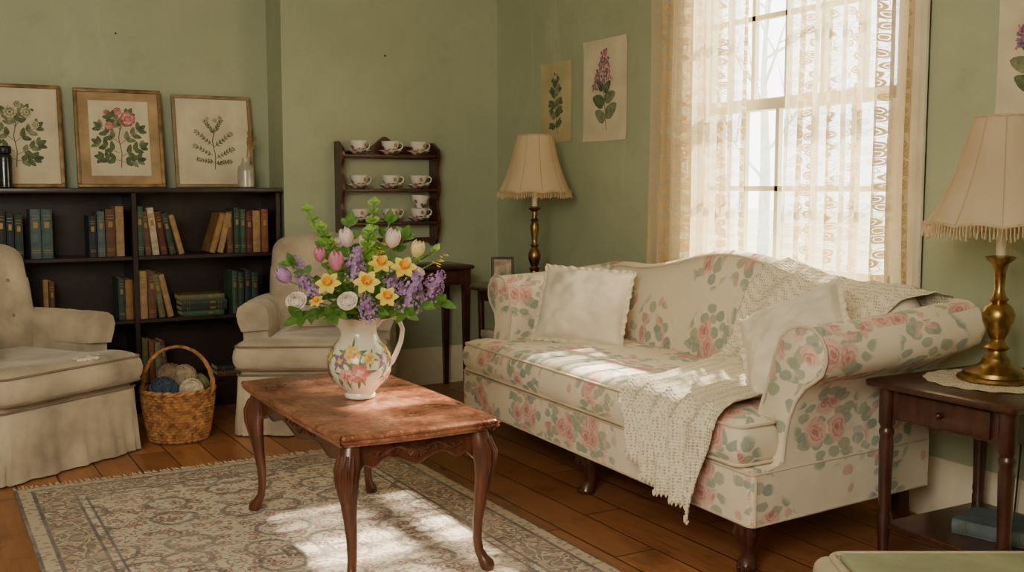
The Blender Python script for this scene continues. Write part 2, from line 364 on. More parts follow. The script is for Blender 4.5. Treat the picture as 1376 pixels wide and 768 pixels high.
LINENR = mat('cream_linen_ruffle', (230, 217, 191), .9, var=.06, vs=30, bs=50, bst=.3)
PIPE = mat('faded_piping', (222, 204, 174), .85, var=.1)
WICK = mat('golden_brown_wicker', (156, 106, 60), .6, var=.3, vs=30, bs=100, bst=.3, col2=(180, 128, 78))
WICKD = mat('brown_wicker_lining', (88, 54, 28), .8, var=.3)
PAPER = mat('aged_paper', (218, 205, 174), .9, var=.09, vs=5, bst=.05)
PAPERT = mat('foxed_tan_mount', (178, 150, 110), .9, var=.2, vs=6, bst=.05)
PAPERY = mat('yellowed_paper', (198, 184, 138), .9, var=.12, vs=4, bst=.05)
GILT = mat('worn_gilt_frame', (140, 112, 72), .5, metal=.3, var=.3, vs=14)
FRAMEW = mat('pale_brown_frame', (150, 126, 90), .55, var=.2, vs=14)
INKG = mat('printed_leaf_green', (96, 108, 76), .9, var=.3, vs=30, bst=0); INKD = mat('printed_stem_olive', (112, 106, 74), .9, bst=0)
INKP = mat('printed_pink', (198, 112, 112), .9, var=.3, vs=40, bst=0); INKL = mat('printed_lilac', (140, 108, 136), .9, var=.3, vs=60, bst=0)
INKW = mat('printed_cream', (206, 188, 148), .9, var=.15, vs=40, bst=0); INKGL = mat('printed_pale_green', (130, 136, 102), .9, var=.3, vs=30, bst=0)
INKPP = mat('printed_pale_pink', (222, 156, 148), .9, var=.2, vs=40, bst=0)
BLACK = mat('black_metal', (16, 15, 14), .4)
CERAM = mat('cream_glazed_ceramic', (236, 226, 202), .16, var=.04, vs=8, bst=.02, coat=.5)
CHINA = china('rose_sprig_china')
BLK2 = mat('dark_glass_jar', (26, 28, 26), .15, coat=.6)
CORD = mat('black_rubber_cord', (20, 18, 16), .5)

# ---------------------------------------------------------------- the room
WX = 3.26; WY = 5.95; WR = 6.23; JX = 1.87; CZ = 2.75; LX = -1.7; FY = -1.4
struct('floor', MB().box(LX-.15, WX+.15, FY-.15, WR+.15, -.08, 0), FLOOR)
struct('ceiling', MB().box(LX-.15, WX+.15, FY-.15, WR+.15, CZ, CZ+.1), CEIL)
struct('wall_alcove', MB().box(LX-.15, JX, WR, WR+.15, 0, CZ), WALL)
struct('wall_back', MB().box(JX, WX+.15, WY, WR+.15, 0, CZ), WALL)
struct('wall_left', MB().box(LX-.15, LX, FY-.15, WR, 0, CZ), WALL)
struct('wall_front', MB().box(LX, WX, FY-.15, FY, 0, CZ), WALL)
W0, W1, Z0, Z1 = 2.80, 4.04, .80, 2.40
wr = MB().box(WX, WX+.15, FY-.15, W0, 0, CZ).box(WX, WX+.15, W1, WY, 0, CZ).box(WX, WX+.15, W0, W1, 0, Z0).box(WX, WX+.15, W0, W1, Z1, CZ)
struct('wall_right', wr, WALL)
def base_y(x0, x1, y): # along x, on a wall facing -y
    pr = [(0, 0), (-.022, 0), (-.022, .18), (-.016, .19), (-.014, .21), (-.006, .225), (0, .225)]
    return MB().prism(pr, lambda p: (x0, y+p[0], p[1]), lambda p: (x1, y+p[0], p[1])).box(x0, x1, y-.036, y-.022, 0, .02)
def base_x(y0, y1, x, sg=-1):
    pr = [(0, 0), (.022, 0), (.022, .18), (.016, .19), (.014, .21), (.006, .225), (0, .225)]
    return MB().prism(pr, lambda p: (x+sg*p[0], y0, p[1]), lambda p: (x+sg*p[0], y1, p[1]))
struct('baseboard_back', base_y(JX-.02, WX, WY), TRIM)
struct('baseboard_alcove', base_y(LX, JX, WR), TRIM)
struct('baseboard_right', base_x(FY, WY, WX), TRIM)
struct('baseboard_left', base_x(FY, WR, LX, 1), TRIM)
# window
win = link(bpy.data.objects.new('window_1', None)); win.location = (WX, (W0+W1)/2, Z0); win['kind'] = 'structure'
def wpart(name, mb, m, par=win):
    mb.xf(Matrix.Translation((-WX, -(W0+W1)/2, -Z0))); o = build(name, mb, m); o.parent = par; return o
cw = .13
m = MB()
for y0, y1 in ((W0-cw, W0), (W1, W1+cw)): m.rbox(WX-.018, WX, y0, y1, Z0-.02, Z1+cw, .006).rbox(WX-.026, WX, (y0 if y0 < W0 else y1-.03), (y0+.03 if y0 < W0 else y1), Z0-.02, Z1+cw, .006)
m.rbox(WX-.02, WX, W0-cw, W1+cw, Z1, Z1+cw, .006)
wpart('casing', m, TRIM)
wpart('jamb', MB().box(WX, WX+.15, W0, W0+.02, Z0, Z1).box(WX, WX+.15, W1-.02, W1, Z0, Z1).box(WX, WX+.15, W0, W1, Z1-.02, Z1).box(WX, WX+.15, W0, W1, Z0, Z0+.02), TRIM)
wpart('window_sill', MB().rbox(WX-.045, WX+.02, W0-cw-.02, W1+cw+.02, Z0-.045, Z0-.015, .008).box(WX-.016, WX, W0-cw, W1+cw, Z0-.12, Z0-.045), TRIM)
WM = 1.575
for nm, z0, z1, xx in (('lower_sash', Z0+.02, WM+.025, WX+.03), ('upper_sash', WM-.02, Z1-.02, WX+.075)):
    m = MB(); a, b_ = W0+.02, W1-.02
    m.box(xx, xx+.035, a, a+.045, z0, z1).box(xx, xx+.035, b_-.045, b_, z0, z1).box(xx, xx+.035, a, b_, z0, z0+.055).box(xx, xx+.035, a, b_, z1-.045, z1)
    for yy in (3.06, 3.28, 3.49, 3.70, 3.86): m.box(xx+.006, xx+.03, yy-.011, yy+.011, z0, z1)
    zm = (z0+z1)/2; m.box(xx+.006, xx+.03, a, b_, zm-.011, zm+.011)
    s_ = wpart(nm, m, TRIM)
    g = MB().box(xx+.016, xx+.02, a+.02, b_-.02, z0+.03, z1-.02); wpart('pane', g, GLASS, s_)
# outside the window: lawn and bare trees
struct('ground', MB().box(3.6, 60, -30, 80, -.7, -.6), mat('pale_winter_lawn', (168, 168, 140), .95, var=.15, vs=.6))
BARK = mat('pale_bare_bark', (196, 190, 180), .9, var=.1)
def tree(loc, label, seed, h):
    th = thing('bare_tree', label, 'tree', loc, 0); rnd = random.Random(seed)
    part('trunk', MB().tube([(0, 0, 0), (.05, .04, h*.3), (-.04, .08, h*.6), (.03, .02, h)], [.18, .14, .08, .02], 10), BARK, th)
    m = MB()
    def grow(p, d, L, r, lv):
        q = p+d*L*.5+Vector((rnd.uniform(-.06, .06), rnd.uniform(-.06, .06), 0))*L; e = q+(d+UP*.15).normalized()*L*.5
        m.tube([p, q, e], [r, r*.75, r*.45], 5)
        if lv:
            for k in range(3):
                a = p.lerp(e, rnd.uniform(.35, 1)); nd_ = (d+Vector((rnd.uniform(-.8, .8), rnd.uniform(-.8, .8), rnd.uniform(-.2, .6)))).normalized(); grow(a, nd_, L*rnd.uniform(.5, .7), r*.5, lv-1)
    for k in range(9):
        a = rnd.uniform(0, 6.28); grow(Vector((0, .05, h*(.25+.08*k))), Vector((cos(a), sin(a), .7)).normalized(), h*.28*(1-.04*k), .055-.002*k, 2)
    part('branches', m, BARK, th)
tree((20.0, 21.6, -.6), 'bare tree outside the window, seen in the gap between the lace curtains', 3, 8.0)
# curtains
rod = thing('curtain_rod', 'brass curtain rod above the window carrying both lace curtains', 'curtain rod', (3.2, 3.45, 2.56))
part('pole', MB().tube([(0, -.92, 0), (0, .92, 0)], .011, 12), BRASS, rod)
for s in (-1, 1):
    part('finial', MB().ell((0, s*.94, 0), (.022, .03, .022)), BRASS, rod)
    part('bracket', MB().tube([(0, s*.86, 0), (.03, s*.86, -.01), (.058, s*.86, -.03)], .007), BRASS, rod)
def curtain(y0, y1, label, k, edge):
    th = thing('lace_curtain', label, 'curtain', (3.2, (y0+y1)/2, .83), 0, 'lace curtains at the window')
    w = y1-y0
    def fold(y, z):
        return .026*sin(y*k+.5*sin(z*1.3))+.008*sin(y*k*2.3+1+z*1.2)+.004*sin(z*5+y*9)
    def fn(a, b):
        def f(u, v):
            y = a+(b-a)*u; z = 1.73*v
            sq = 1-.05*sin(pi*min(1, v*1.1))
            zz = z+(.012*abs(sin(y*38)) if v == 0 else 0)
            return (max(-.031, min(.033, fold(y, z))), y*sq, zz)
        return f
    e = .13*w
    if edge < 0: part('net_panel', MB().grid(fn(-w/2+e, w/2), 130, 30), LACE, th); part('lace_border', MB().grid(fn(-w/2, -w/2+e), 24, 30), LACEB, th)
    else: part('net_panel', MB().grid(fn(-w/2, w/2-e), 130, 30), LACE, th); part('lace_border', MB().grid(fn(w/2-e, w/2), 24, 30), LACEB, th)
curtain(3.585, 4.28, 'cream lace curtain panel on the window side nearer the room corner and small lamp', 74, 1)
curtain(2.69, 3.365, 'cream lace curtain panel on the window side nearer the large tassel lamp', 78, -1)

# nails left in the plaster
for px, py, wy, lb in ((155, 45, WR, 'tiny dark nail in the green alcove wall above the framed prints'), (517, 75, WY, 'tiny dark nail in the green wall above the teacup shelf')):
    p = ony(px, py, wy); tag(build('nail', MB().tube([(0, -.008, 0), (0, .004, 0)], [.006, .004], 8), BLACK), lb, 'nail').location = p

# ---------------------------------------------------------------- rug
rug = thing('area_rug', 'faded cream and grey oriental rug under the coffee table', 'rug', (1.115, 3.36, 0))
part('rug_field', MB().slab(lambda i: rrect(.80-i, 1.25-i, .01, 2), [(.0005, .0), (.008, 0), (.010, .004)]), RUG, rug)
m = MB()
for s in (-1, 1):
    for k in range(150):
        x = -.79+1.58*k/149; dx = random.uniform(-.012, .012)
        m.tube([(x, s*1.25, .006), (x+dx*.5, s*1.27, .004), (x+dx, s*random.uniform(1.29, 1.32), .003)], [.003, .0026, .0016], 4)
part('fringe', m, LINENR, rug)

# ---------------------------------------------------------------- sofa
SL = Vector((2.71, 3.455, 0)); SR = radians(-2.2); HL = 1.06
sofa = thing('sofa', 'cream camelback sofa with rolled arms and faded pink rose and teal leaf chintz', 'sofa', SL, SR)
SM = Matrix.Translation(SL) @ Matrix.Rotation(SR, 4, 'Z')
m = MB(); m.slab(lambda i: roundpoly([(-.46+i, -(HL-i)), (.42-i, -(HL-.10-i)), (.42-i, HL-.10-i), (-.46+i, HL-i)], .03), [(.168, .012), (.178, 0), (.25, -.004), (.335, 0), (.347, .015)])
part('base_rail', m, FLORAL, sofa)
m = MB()
for z in (.175, .338): m.tube([(x, y, z) for x, y in roundpoly([(-.462, -HL-.002), (.42, -HL+.098), (.42, HL-.098), (-.462, HL+.002)], .03)], .0045, 6, closed=True)
part('piping', m, PIPE, sofa)
def T(i): return roundpoly([(-.478+i, -(HL-.045-i)), (-.31-i, -(HL-.055-i)), (-.30-i, -(HL-.155-i)), (.24-i, -(HL-.23-i)), (.24-i, HL-.23-i), (-.30-i, HL-.155-i), (-.31-i, HL-.055-i), (-.478+i, HL-.045-i)], .045, 5)
m = MB(); m.slab(T, [(.347, .022), (.356, .006), (.385, -.008), (.42, -.013), (.452, -.008), (.477, .004), (.490, .018), (.499, .04), (.504, .07)])
cu = part('seat_cushion', m, FLORAL, sofa, ang=60)
m = MB()
for z in (.358, .478): m.tube([(x, y, z) for x, y in T(.0)], .0055, 6, closed=True)
part('piping', m, PIPE, cu)
AP = [(.005, .172), (.005, .33), (.002, .36), (-.004, .43), (-.004, .50), (.006, .555), (.028, .598), (.060, .622), (.090, .648), (.106, .688), (.102, .728), (.080, .762), (.042, .784), (-.010, .788), (-.062, .772), (-.102, .738), (-.126, .68), (-.14, .58), (-.147, .46), (-.15, .36), (-.15, .172)]
def yb(x): return HL-.10*(x+.46)/.88
def sm01(x): x = max(0, min(1, x)); return x*x*(3-2*x)
for s in (-1, 1):
    def arm_pt(o, z, t):
        xf = -.445 if z < .35 else (-.325 if z < .37 else -.325+.06*min(1, (z-.37)/.25))
        x = xf+(.41-xf)*t
        zz = z+(.055*t**2.2 if z > .5 else 0)
        fl = sm01((z-.50)/.16)*(.02+(.09 if s < 0 else .03)*t)
        bul = .012*sin(pi*t) if z > .5 else 0
        return (x, s*(yb(x)+o+fl+bul*.3), zz+bul*.5)
    m = MB(); N = 20
    def ring(k):
        t = max(0, (k-1))/(N-1)
        inset = .90 if k == 0 else (.975 if k == 1 else 1.0)
        L = []
        for o, z in AP:
            oo, z2 = o, z
            if z > .55 and k < 2: oo = -.012+(o+.012)*inset; z2 = .69+(z-.69)*inset
            p = arm_pt(oo, z2, t); L.append((p[0]-(.010 if k == 0 and z > .55 else 0), p[1], p[2]))
        return L
    loops = [ring(k) for k in range(N+1)]
    m.stack(loops, 0, True)
    a = part('armrest', m, FLORAL, sofa, ang=55)
    m = MB(); m.tube([Vector(arm_pt(o, z, 0))+Vector((-.004, 0, 0)) for o, z in AP[2:-2]], .0055, 6)
    m.tube([Vector(arm_pt(.004, z, 0))+Vector((-.002, 0, 0)) for z in (.18, .25, .33)], .0045, 6)
    part('piping', m, PIPE, a)
def Hb(y):
    a = abs(y); return .835+.115*exp(-(y/.46)**2)+.012*exp(-((a-.86)/.14)**2)
m = MB(); loops = []
for k in range(61):
    y = -.945+1.89*k/60; h = Hb(y); e = max(0, (abs(y)-.89)/.055); h -= .05*e*e; q = .03*e*e
    bul = .012*cos(y*1.4)
    loops.append([(.20+q, y, .34), (.205+q-bul, y, .5), (.232+q-bul, y, .65), (.262+q-bul*.6, y, h-.13), (.278+q, y, h-.06), (.30+q, y, h-.02), (.335, y, h), (.375, y, h-.004), (.405-q, y, h-.03), (.415-q, y, h-.1), (.418-q, y, .5), (.42-q, y, .34)])
m.stack(loops)
bk = part('backrest', m, FLORAL, sofa, ang=60)
m = MB(); m.tube([(.296, -.90+1.80*k/60, Hb(-.90+1.80*k/60)-.018) for k in range(61)], .0055, 6)
part('piping', m, PIPE, bk)
for y in (-.98, 0, .98):
    m = MB(); o = Vector((-1, (0 if y == 0 else (1 if y > 0 else -1)*.6), 0)).normalized(); b0 = Vector((-.38, y*.98, 0))
    pr = [(.185, 0, .05), (.15, .012, .05), (.115, .018, .038), (.08, .008, .026), (.05, .006, .022), (.03, .02, .03), (.012, .026, .033), (.0, .026, .024)]
    m.tube([b0+o*q+UP*z for z, q, r in pr], [r for z, q, r in pr], 12)
    l = part('front_leg', m, MAHOG, sofa)
    c = MB()
    for k in range(3):
        a = -.5+.5*k; d = Matrix.Rotation(a, 3, 'Z') @ o
        c.tube([b0+d*(.047)+UP*.165, b0+d*.06+UP*.13, b0+d*.048+UP*.09], [.010, .012, .004], 6)
        c.ell(b0+o*.026+d*.028+UP*.014, (.011, .011, .013), 8)
    part('carving', c, MAHOG, l)
for y in (-.88, .88):
    part('rear_leg', MB().stack([[(x+dx, y*k+dy, z) for dx, dy in ((-a, -a), (a, -a), (a, a), (-a, a))] for z, a, x, k in ((.18, .026, .36, 1), (.08, .023, .37, 1.0), (0, .019, .385, 1.005))], 0, True, False), MAHOG, sofa)
# throw blanket
def blpt(u, v):
    pth = [(.445, .66), (.44, .78), (.425, .0), (.36, .0), (.285, .0), (.245, .0), (.195, .60), (.155, .535), (.05, .515), (-.2, .512), (-.40, .512), (-.475, .507), (-.506, .46), (-.510, .36), (-.512, .25), (-.514, .12)]
    cen = [-.66, -.66, -.66, -.66, -.60, -.52, -.44, -.41, -.46, -.58, -.66, -.68, -.68, -.675, -.67, -.665]
    hw = [.33, .34, .35, .36, .35, .32, .29, .27, .26, .25, .26, .26, .245, .225, .205, .19]
    f = v*(len(pth)-1); i = min(int(f), len(pth)-2); t = f-i
    x = pth[i][0]*(1-t)+pth[i+1][0]*t
    c = cen[i]*(1-t)+cen[i+1]*t; w = hw[i]*(1-t)+hw[i+1]*t
    y = c+w*(2*u-1)
    def zz(j):
        h = max(Hb(y), 0)
        return {2: h-.0, 3: h+.018, 4: h-.020, 5: h-.13}.get(j, pth[j][1])
    z = zz(i)*(1-t)+zz(i+1)*t
    ph = u*30+v*6+1.8*sin(v*7)
    rip = .5+.5*sin(ph)
    rip2 = noise.noise(Vector((u*6, v*14, 3)))
    amp = .015+.007*sm01((f-6.5)/1.5)+.012*sm01((f-10.5)/1.5)
    if f < 2.5: nx, nzv = .6, .2
    elif f < 6: nx, nzv = -.8, .5
    elif f < 7.5: nx, nzv = -.7, .7
    elif f < 11: nx, nzv = 0, 1
    else: nx, nzv = -1, 0.05
    d = amp*rip+.012*abs(rip2)+.008
    if f > 12: g = (f-11.5)/(3.5); z = .50-(.50-(.285-.14*(1-u)+.015*sin(u*9)))*g
    x += nx*d; z += nzv*d
    y += .010*sin(v*30+u*4)+.006*cos(ph)
    return (x, y, z)
m = MB().grid(blpt, 100, 140); m.xf(SM)
edge = MB()
P0 = Vector((2.4, 2.85, .5))
m.xf(Matrix.Translation(-P0))
bl = thing('throw_blanket', 'cream crocheted throw draped over the sofa back, seat and front edge', 'blanket', P0)
o = part('crochet_cloth', m, CROCH, bl, ang=80); md = o.modifiers.new('thick', 'SOLIDIFY'); md.thickness = .003
for u in [k/44 for k in range(45)]:
    p = Vector(blpt(u, 1)); edge.tube([p+Vector((0, -.006, .008)), p+Vector((-.002, 0, -.004)), p+Vector((0, .006, .008))], [.003, .004, .003], 6)
edge.xf(SM); edge.xf(Matrix.Translation(-P0)); part('scalloped_edge', edge, LINENR, bl)
# pillows
def pillow(label, cpos, nrm, roll, w=.22, h=.215, t=.085, seed=0):
    th = thing('throw_pillow', label, 'pillow', cpos, 0, 'cream ruffled pillows on the sofa')
    def f(sg):
        def g(a, b):
            u, v = 2*a-1, 2*b-1
            k = max(0, (1-u*u)*(1-v*v))**.5
            x = w*u*(1-.05*(1-v*v)); z = h*v*(1-.05*(1-u*u))
            cr = .007*(sin(u*14+v*3+seed)*abs(u)**2+sin(v*15-u*4+seed)*abs(v)**2)
            wr = .022*noise.noise(Vector((u*1.6+seed, v*1.6, sg)))+.012*noise.noise(Vector((u*4+seed, v*4, sg)))+cr
            return (x, sg*(t*k+wr*min(1, k*1.6)), z)
        return g
    M_ = nrm.to_track_quat('-Y', 'Z').to_matrix().to_4x4() @ Matrix.Rotation(roll, 4, 'Y')
    m = MB().grid(f(1), 44, 44).grid(f(-1), 44, 44).xf(M_); part('pillow_body', m, LINEN, th, ang=80)
    def rf(a, b):
        s4 = a*4; k = int(s4) % 4; q = 2*(s4-int(s4))-1
        e = 1-.05*(1-q*q)
        P = [(q, -e), (e, q), (-q, e), (-e, -q)][k]; D = Vector((P[0], P[1])).normalized()
        ex = (.020+.002*sin(a*170))*b
        return (w*P[0]+D.x*ex, .006*sin(a*2*pi*44+sin(a*60))*b, h*P[1]+D.y*ex)
    m = MB().grid(rf, 480, 2, cu=True).xf(M_); part('ruffle', m, LINENR, th, ang=80)
pillow('cream linen ruffled pillow upright in the sofa corner beside the small brass lamp', (2.71, 4.12, .668), Vector((-.72, -.60, .46)).normalized(), radians(3), w=.21, h=.178, t=.11, seed=1)
pillow('cream linen ruffled pillow slumped on the sofa arm partly over the crocheted throw', (2.62, 2.665, .690), Vector((-.84, -.20, .52)).normalized(), radians(-30), w=.19, h=.165, t=.115, seed=5)

# ---------------------------------------------------------------- armchairs
def armchair(label, loc, rz, tufts, worn):
    th = thing('armchair', label, 'armchair', loc, rz, 'taupe slipcovered armchairs')
    part('seat_base', MB().rbox(-.355, .355, -.385, .38, .12, .335, .03, 3), GREY, th)
    def dense(hx, hy, n=180):
        c = rrect(hx, hy, .03, 5); L = [0]
        for i in range(len(c)): L.append(L[-1]+(Vector(c[(i+1) % len(c)])-Vector(c[i])).length)
        out = []; j = 0
        for k in range(n):
            s = L[-1]*k/n
            while L[j+1] < s: j += 1
            t = (s-L[j])/max(1e-9, L[j+1]-L[j]); a = Vector(c[j]); b = Vector(c[(j+1) % len(c)]); out.append(a.lerp(b, t))
        return out
    dn = dense(.365, .395); loops = []
    for z, fl in ((.008, .024), (.06, .019), (.12, .013), (.2, .007), (.29, .002), (.30, -.004)):
        row = []
        for p in dn:
            d = p.normalized(); g = fl/.022
            f = fl+g*(.008*sin(p.x*38+p.y*31+z*6)+.005*sin(p.x*87-p.y*60)+.014*noise.noise(Vector((p.x*6, p.y*6, z*5+rz))))
            if abs(abs(p.x)-.33) < .012 and abs(p.y) > .38: f -= .026*g
            row.append((p.x+d.x*f, p.y+d.y*f, z))
        loops.append(row)
    part('skirt', MB().stack(loops, cap=False), GREY, th, ang=70)
    part('skirt_piping', MB().tube([(p.x*1.005, p.y*1.005, .302) for p in dn], .006, 6, closed=True), GREYD, th)
    def TC(i): return roundpoly([(-.37+i, -.435+i), (.37-i, -.435+i), (.365-i, -.235-i), (.255-i, -.225-i), (.25-i, .16), (-.25+i, .16), (-.255+i, -.225-i), (-.365+i, -.235-i)], .045, 5)
    c = part('seat_cushion', MB().slab(TC, [(.325, .02), (.335, .004), (.365, -.010), (.395, -.013), (.425, -.008), (.448, .004), (.460, .018), (.469, .04), (.474, .07)]), GREY, th, ang=60)
    m = MB()
    for z in (.338, .446): m.tube([(x, y, z) for x, y in TC(0)], .006, 6, closed=True)
    part('piping', m, GREYD, c)
    if worn:
        m = MB()
        for k in range(12):
            a = random.uniform(-.06, .08); m.ell((.10+a, -.40+random.uniform(-.02, .04), .468), (random.uniform(.008, .022), random.uniform(.005, .012), .008), 8)
        part('torn_stuffing', m, STUFF, c, 'white stuffing poking out of a tear')
    ap = [(0, .20), (0, .40), (.002, .49), (.018, .53), (.026, .57), (.018, .605), (-.008, .628), (-.045, .636), (-.085, .628), (-.112, .603), (-.122, .565), (-.12, .50), (-.12, .33), (-.12, .2)]
    for s in (-1, 1):
        m = MB(); loops = []
        for k in range(9):
            t = k/8; y = -.225+.56*t; sh = (.90 if k == 0 else 1)
            loops.append([(s*(.365+o_), y+(.012 if k == 0 else 0), z if z < .5 else .5+(z-.5)*(sh)+.008*sin(pi*t)) for o_, z in ap])
        m.stack(loops); a = part('armrest', m, GREY, th, ang=55)
        m = MB(); lp = []
        for k in range(13):
            t = k/12; y = -.238+.22*t
            lp.append([(s*(.365+o_*1.09+.002)+.004*noise.noise(Vector((y*20, z*20, s))), y, (z+.008 if z > .5 else z+.004)+.005*noise.noise(Vector((y*16, o_*20, s+3)))) for o_, z in ap[2:12]])
        vs = [p for L in lp for p in L]; n = 10
        m.add(vs, [(j*n+i, j*n+i+1, (j+1)*n+i+1, (j+1)*n+i) for j in range(12) for i in range(n-1)])
        m.add(lp[0], [tuple(range(n))])
        part('arm_cover', m, GREY, a)
    tb = [(bx, bz) for bz in (.62, .78) for bx in (-.17, 0, .17)]+[(-.085, .70), (.085, .70)]
    def lean(v):
        v = v.copy(); x, y, z = v
        t = (z-.36)/.6
        w = 1-.05*max(0, t-.55)**1.3/.35 if t > .55 else 1
        bul = -.03*max(0, cos(x*4.2))*sin(pi*min(1, max(0, t)))if y < .25 else 0
        bul += .018*noise.noise(Vector((x*7, y*7, z*7+rz)))
        dz = -.035*(x/.31)**2 if z > .8 else 0
        if tufts and y < .25:
            for bx, bz in tb:
                d = ((x-bx)**2+(z-bz)**2); bul += .024*exp(-d/.0014)
        return Vector((x*w, y+bul+.10*t, z+dz))
    m = MB().rbox(-.31, .31, .13, .30, .34, .965, .06, 4, cuts=16, fn=lean)
    b = part('backrest', m, GREY, th, ang=80)
    if tufts:
        for bx, bz in tb:
            p = lean(Vector((bx, .13, bz))); part('button', MB().ell((p.x, p.y-.002, p.z), (.011, .007, .011), 10), GREYD, b)
    for x in (-.3, .3):
        for y in (-.32, .32): part('leg', MB().tube([(x, y, .13), (x, y, 0)], [.022, .016], 8), MAHOG, th)
    return th
armchair('taupe button-back armchair with a torn seat cushion beside the wicker basket', (.358, 5.215, 0), radians(33.4), True, True)
armchair('plain-backed taupe armchair between the bookcase and the coffee table', (1.86, 5.31, 0), radians(-26.7), False, False)

# ---------------------------------------------------------------- coffee table
TX, TY = 1.315, 3.385
ct = thing('coffee_table', 'worn cherry coffee table with scalloped apron and cabriole legs on the rug', 'coffee table', (TX, TY, .010))
def ser(i):
    hx, hy = .270-i, .520-i; pts = []
    c = .045
    base = [(-hx+c, -hy), (0, -hy-.012), (hx-c, -hy), (hx-.012, -hy+.012), (hx, -hy+c), (hx+.010, 0), (hx, hy-c), (hx-.012, hy-.012), (hx-c, hy), (0, hy+.012), (-hx+c, hy), (-hx+.012, hy-.012), (-hx, hy-c), (-hx-.010, 0), (-hx, -hy+c), (-hx+.012, -hy+.012)]
    n = len(base)
    for k in range(n):
        p0, p1, p2, p3 = [Vector(base[(k+j) % n]) for j in (-1, 0, 1, 2)]
        for q in range(5):
            t = q/5
            v = .5*((2*p1)+(-p0+p2)*t+(2*p0-5*p1+4*p2-p3)*t*t+(-p0+3*p1-3*p2+p3)*t**3); pts.append((v.x, v.y))
    return pts
m = MB(); m.slab(ser, [(.450, .024), (.453, .014), (.460, .012), (.463, .004), (.470, .002), (.473, .006), (.476, .001), (.482, 0), (.487, .003), (.490, .010)])
part('tabletop', m, TOPW, ct)
def apron(L, axis, off, par, depth=.018):
    n = 40; lo = []
    for k in range(n+1):
        t = -1+2*k/n; a = abs(t)
        z = .385-.018*exp(-(t/.18)**2)+.012*exp(-((a-.42)/.16)**2)-.014*exp(-((a-.70)/.12)**2)-.03*max(0, a-.85)/.15
        lo.append((t*L, z))
    poly = lo+[(L, .455), (-L, .455)]
    if axis == 'x': f0 = lambda p: (p[0], off-depth/2, p[1]); f1 = lambda p: (p[0], off+depth/2, p[1])
    else: f0 = lambda p: (off-depth/2, p[0], p[1]); f1 = lambda p: (off+depth/2, p[0], p[1])
    a = part('apron', MB().prism(poly, f0, f1), MAHOGX, par)
    c = MB(); sg = 1 if off > 0 else -1
    P_ = lambda p, e: (p[0], off+sg*e, p[1]) if axis == 'x' else (off+sg*e, p[0], p[1])
    for k in range(9):
        an = radians(-80+k*160/8); l = .036
        u0 = (sin(an)*.008, .416); u1 = (sin(an)*l, .416-cos(an)*l*.8+.004)
        q = [u0, ((u0[0]+u1[0])/2, (u0[1]+u1[1])/2), u1]
        c.tube([P_(p, .013) for p in q], [.004, .007, .005], 6)
    for s in (-1, 1):
        q = [(s*(.035+.12*j/12), .418+.012*sin(j/12*pi*2)) for j in range(13)]
        c.tube([P_(p, .011) for p in q], [.008-.0005*j for j in range(13)], 6)
        for jj in range(4): c.tube([P_((s*(.06+.03*jj), .422), .011), P_((s*(.07+.03*jj), .401+.004*jj), .011)], [.005, .003], 5)
    c.tube([P_((p[0], p[1]+.004), .009) for p in lo], .0032, 5)
    part('carving', c, MAHOGX, a)
for s in (-1, 1): apron(.20, 'x', s*.462, ct); apron(.43, 'y', s*.206, ct)
for sx in (-1, 1):
    for sy in (-1, 1):
        b0 = Vector((sx*.216, sy*.470, 0)); o = Vector((sx, sy, 0)).normalized()
        pr = [(.452, -.006, .030), (.42, 0, .034), (.385, .012, .038), (.34, .018, .034), (.29, .012, .027), (.23, .003, .021), (.16, -.006, .0165), (.10, -.008, .0145), (.06, -.002, .0145), (.035, .012, .018), (.018, .024, .0235), (.006, .028, .022), (0, .028, .018)]
        l = part('leg', MB().tube([b0+o*q+UP*z for z, q, r in pr], [r for z, q, r in pr], 14), MAHOGX, ct)
        c = MB()
        for a in (-.75, -.25, .25, .75):
            d = Matrix.Rotation(a, 3, 'Z') @ o
            c.tube([b0+d*.034+UP*.425, b0+o*.012+d*.038+UP*.385, b0+o*.016+d*.033+UP*.34, b0+o*.012+d*.026+UP*.29], [.005, .008, .007, .002], 6)
        part('carving', c, MAHOGX, l)

# ---------------------------------------------------------------- pitcher and flowers
PC = Vector((TX, TY-.005, .502))
pit = thing('flower_pitcher', 'cream ceramic pitcher hand painted with flowers on the coffee table', 'pitcher', PC, -YAW)
PP = [(.046, 0), (.052, .003), (.053, .012), (.050, .02), (.064, .035), (.088, .06), (.102, .09), (.106, .12), (.101, .15), (.087, .178), (.070, .20), (.061, .218), (.059, .235), (.064, .255), (.073, .275)]
def spout(r, z, a):
    k = max(0, (z-.215)/.06); d = exp(-((abs(a-pi))/.42)**2); return r+.030*k*d
part('body', MB().lathe(PP, 56, fn=spout).lathe([(.069, .275), (.055, .255), (.050, .235), (.052, .2), (.05, .15)], 56, fn=spout, cap=False), CERAM, pit, ang=60)
part('rim', MB().tube([(spout(.071, .275, 2*pi*k/56)*cos(2*pi*k/56), spout(.071, .275, 2*pi*k/56)*sin(2*pi*k/56), .275) for k in range(56)], .003, 6, closed=True), CERAM, pit)
part('handle', MB().tube([(.058, 0, .245), (.075, 0, .268), (.105, 0, .282), (.135, 0, .268), (.148, 0, .235), (.142, 0, .195), (.126, 0, .155), (.112, 0, .125), (.100, 0, .11)], [.009, .009, .0085, .008, .008, .008, .0085, .009, .008], 10), CERAM, pit)
def prad(z):
    for (r0, z0), (r1, z1) in zip(PP, PP[1:]):
        if z0 <= z <= z1: return r0+(r1-r0)*(z-z0)/(z1-z0)
    return .05
cols = {'y': (230, 194, 104), 'p': (206, 132, 116), 'v': (148, 112, 138), 'g': (118, 138, 96), 'o': (218, 158, 104), 'l': (230, 178, 160)}
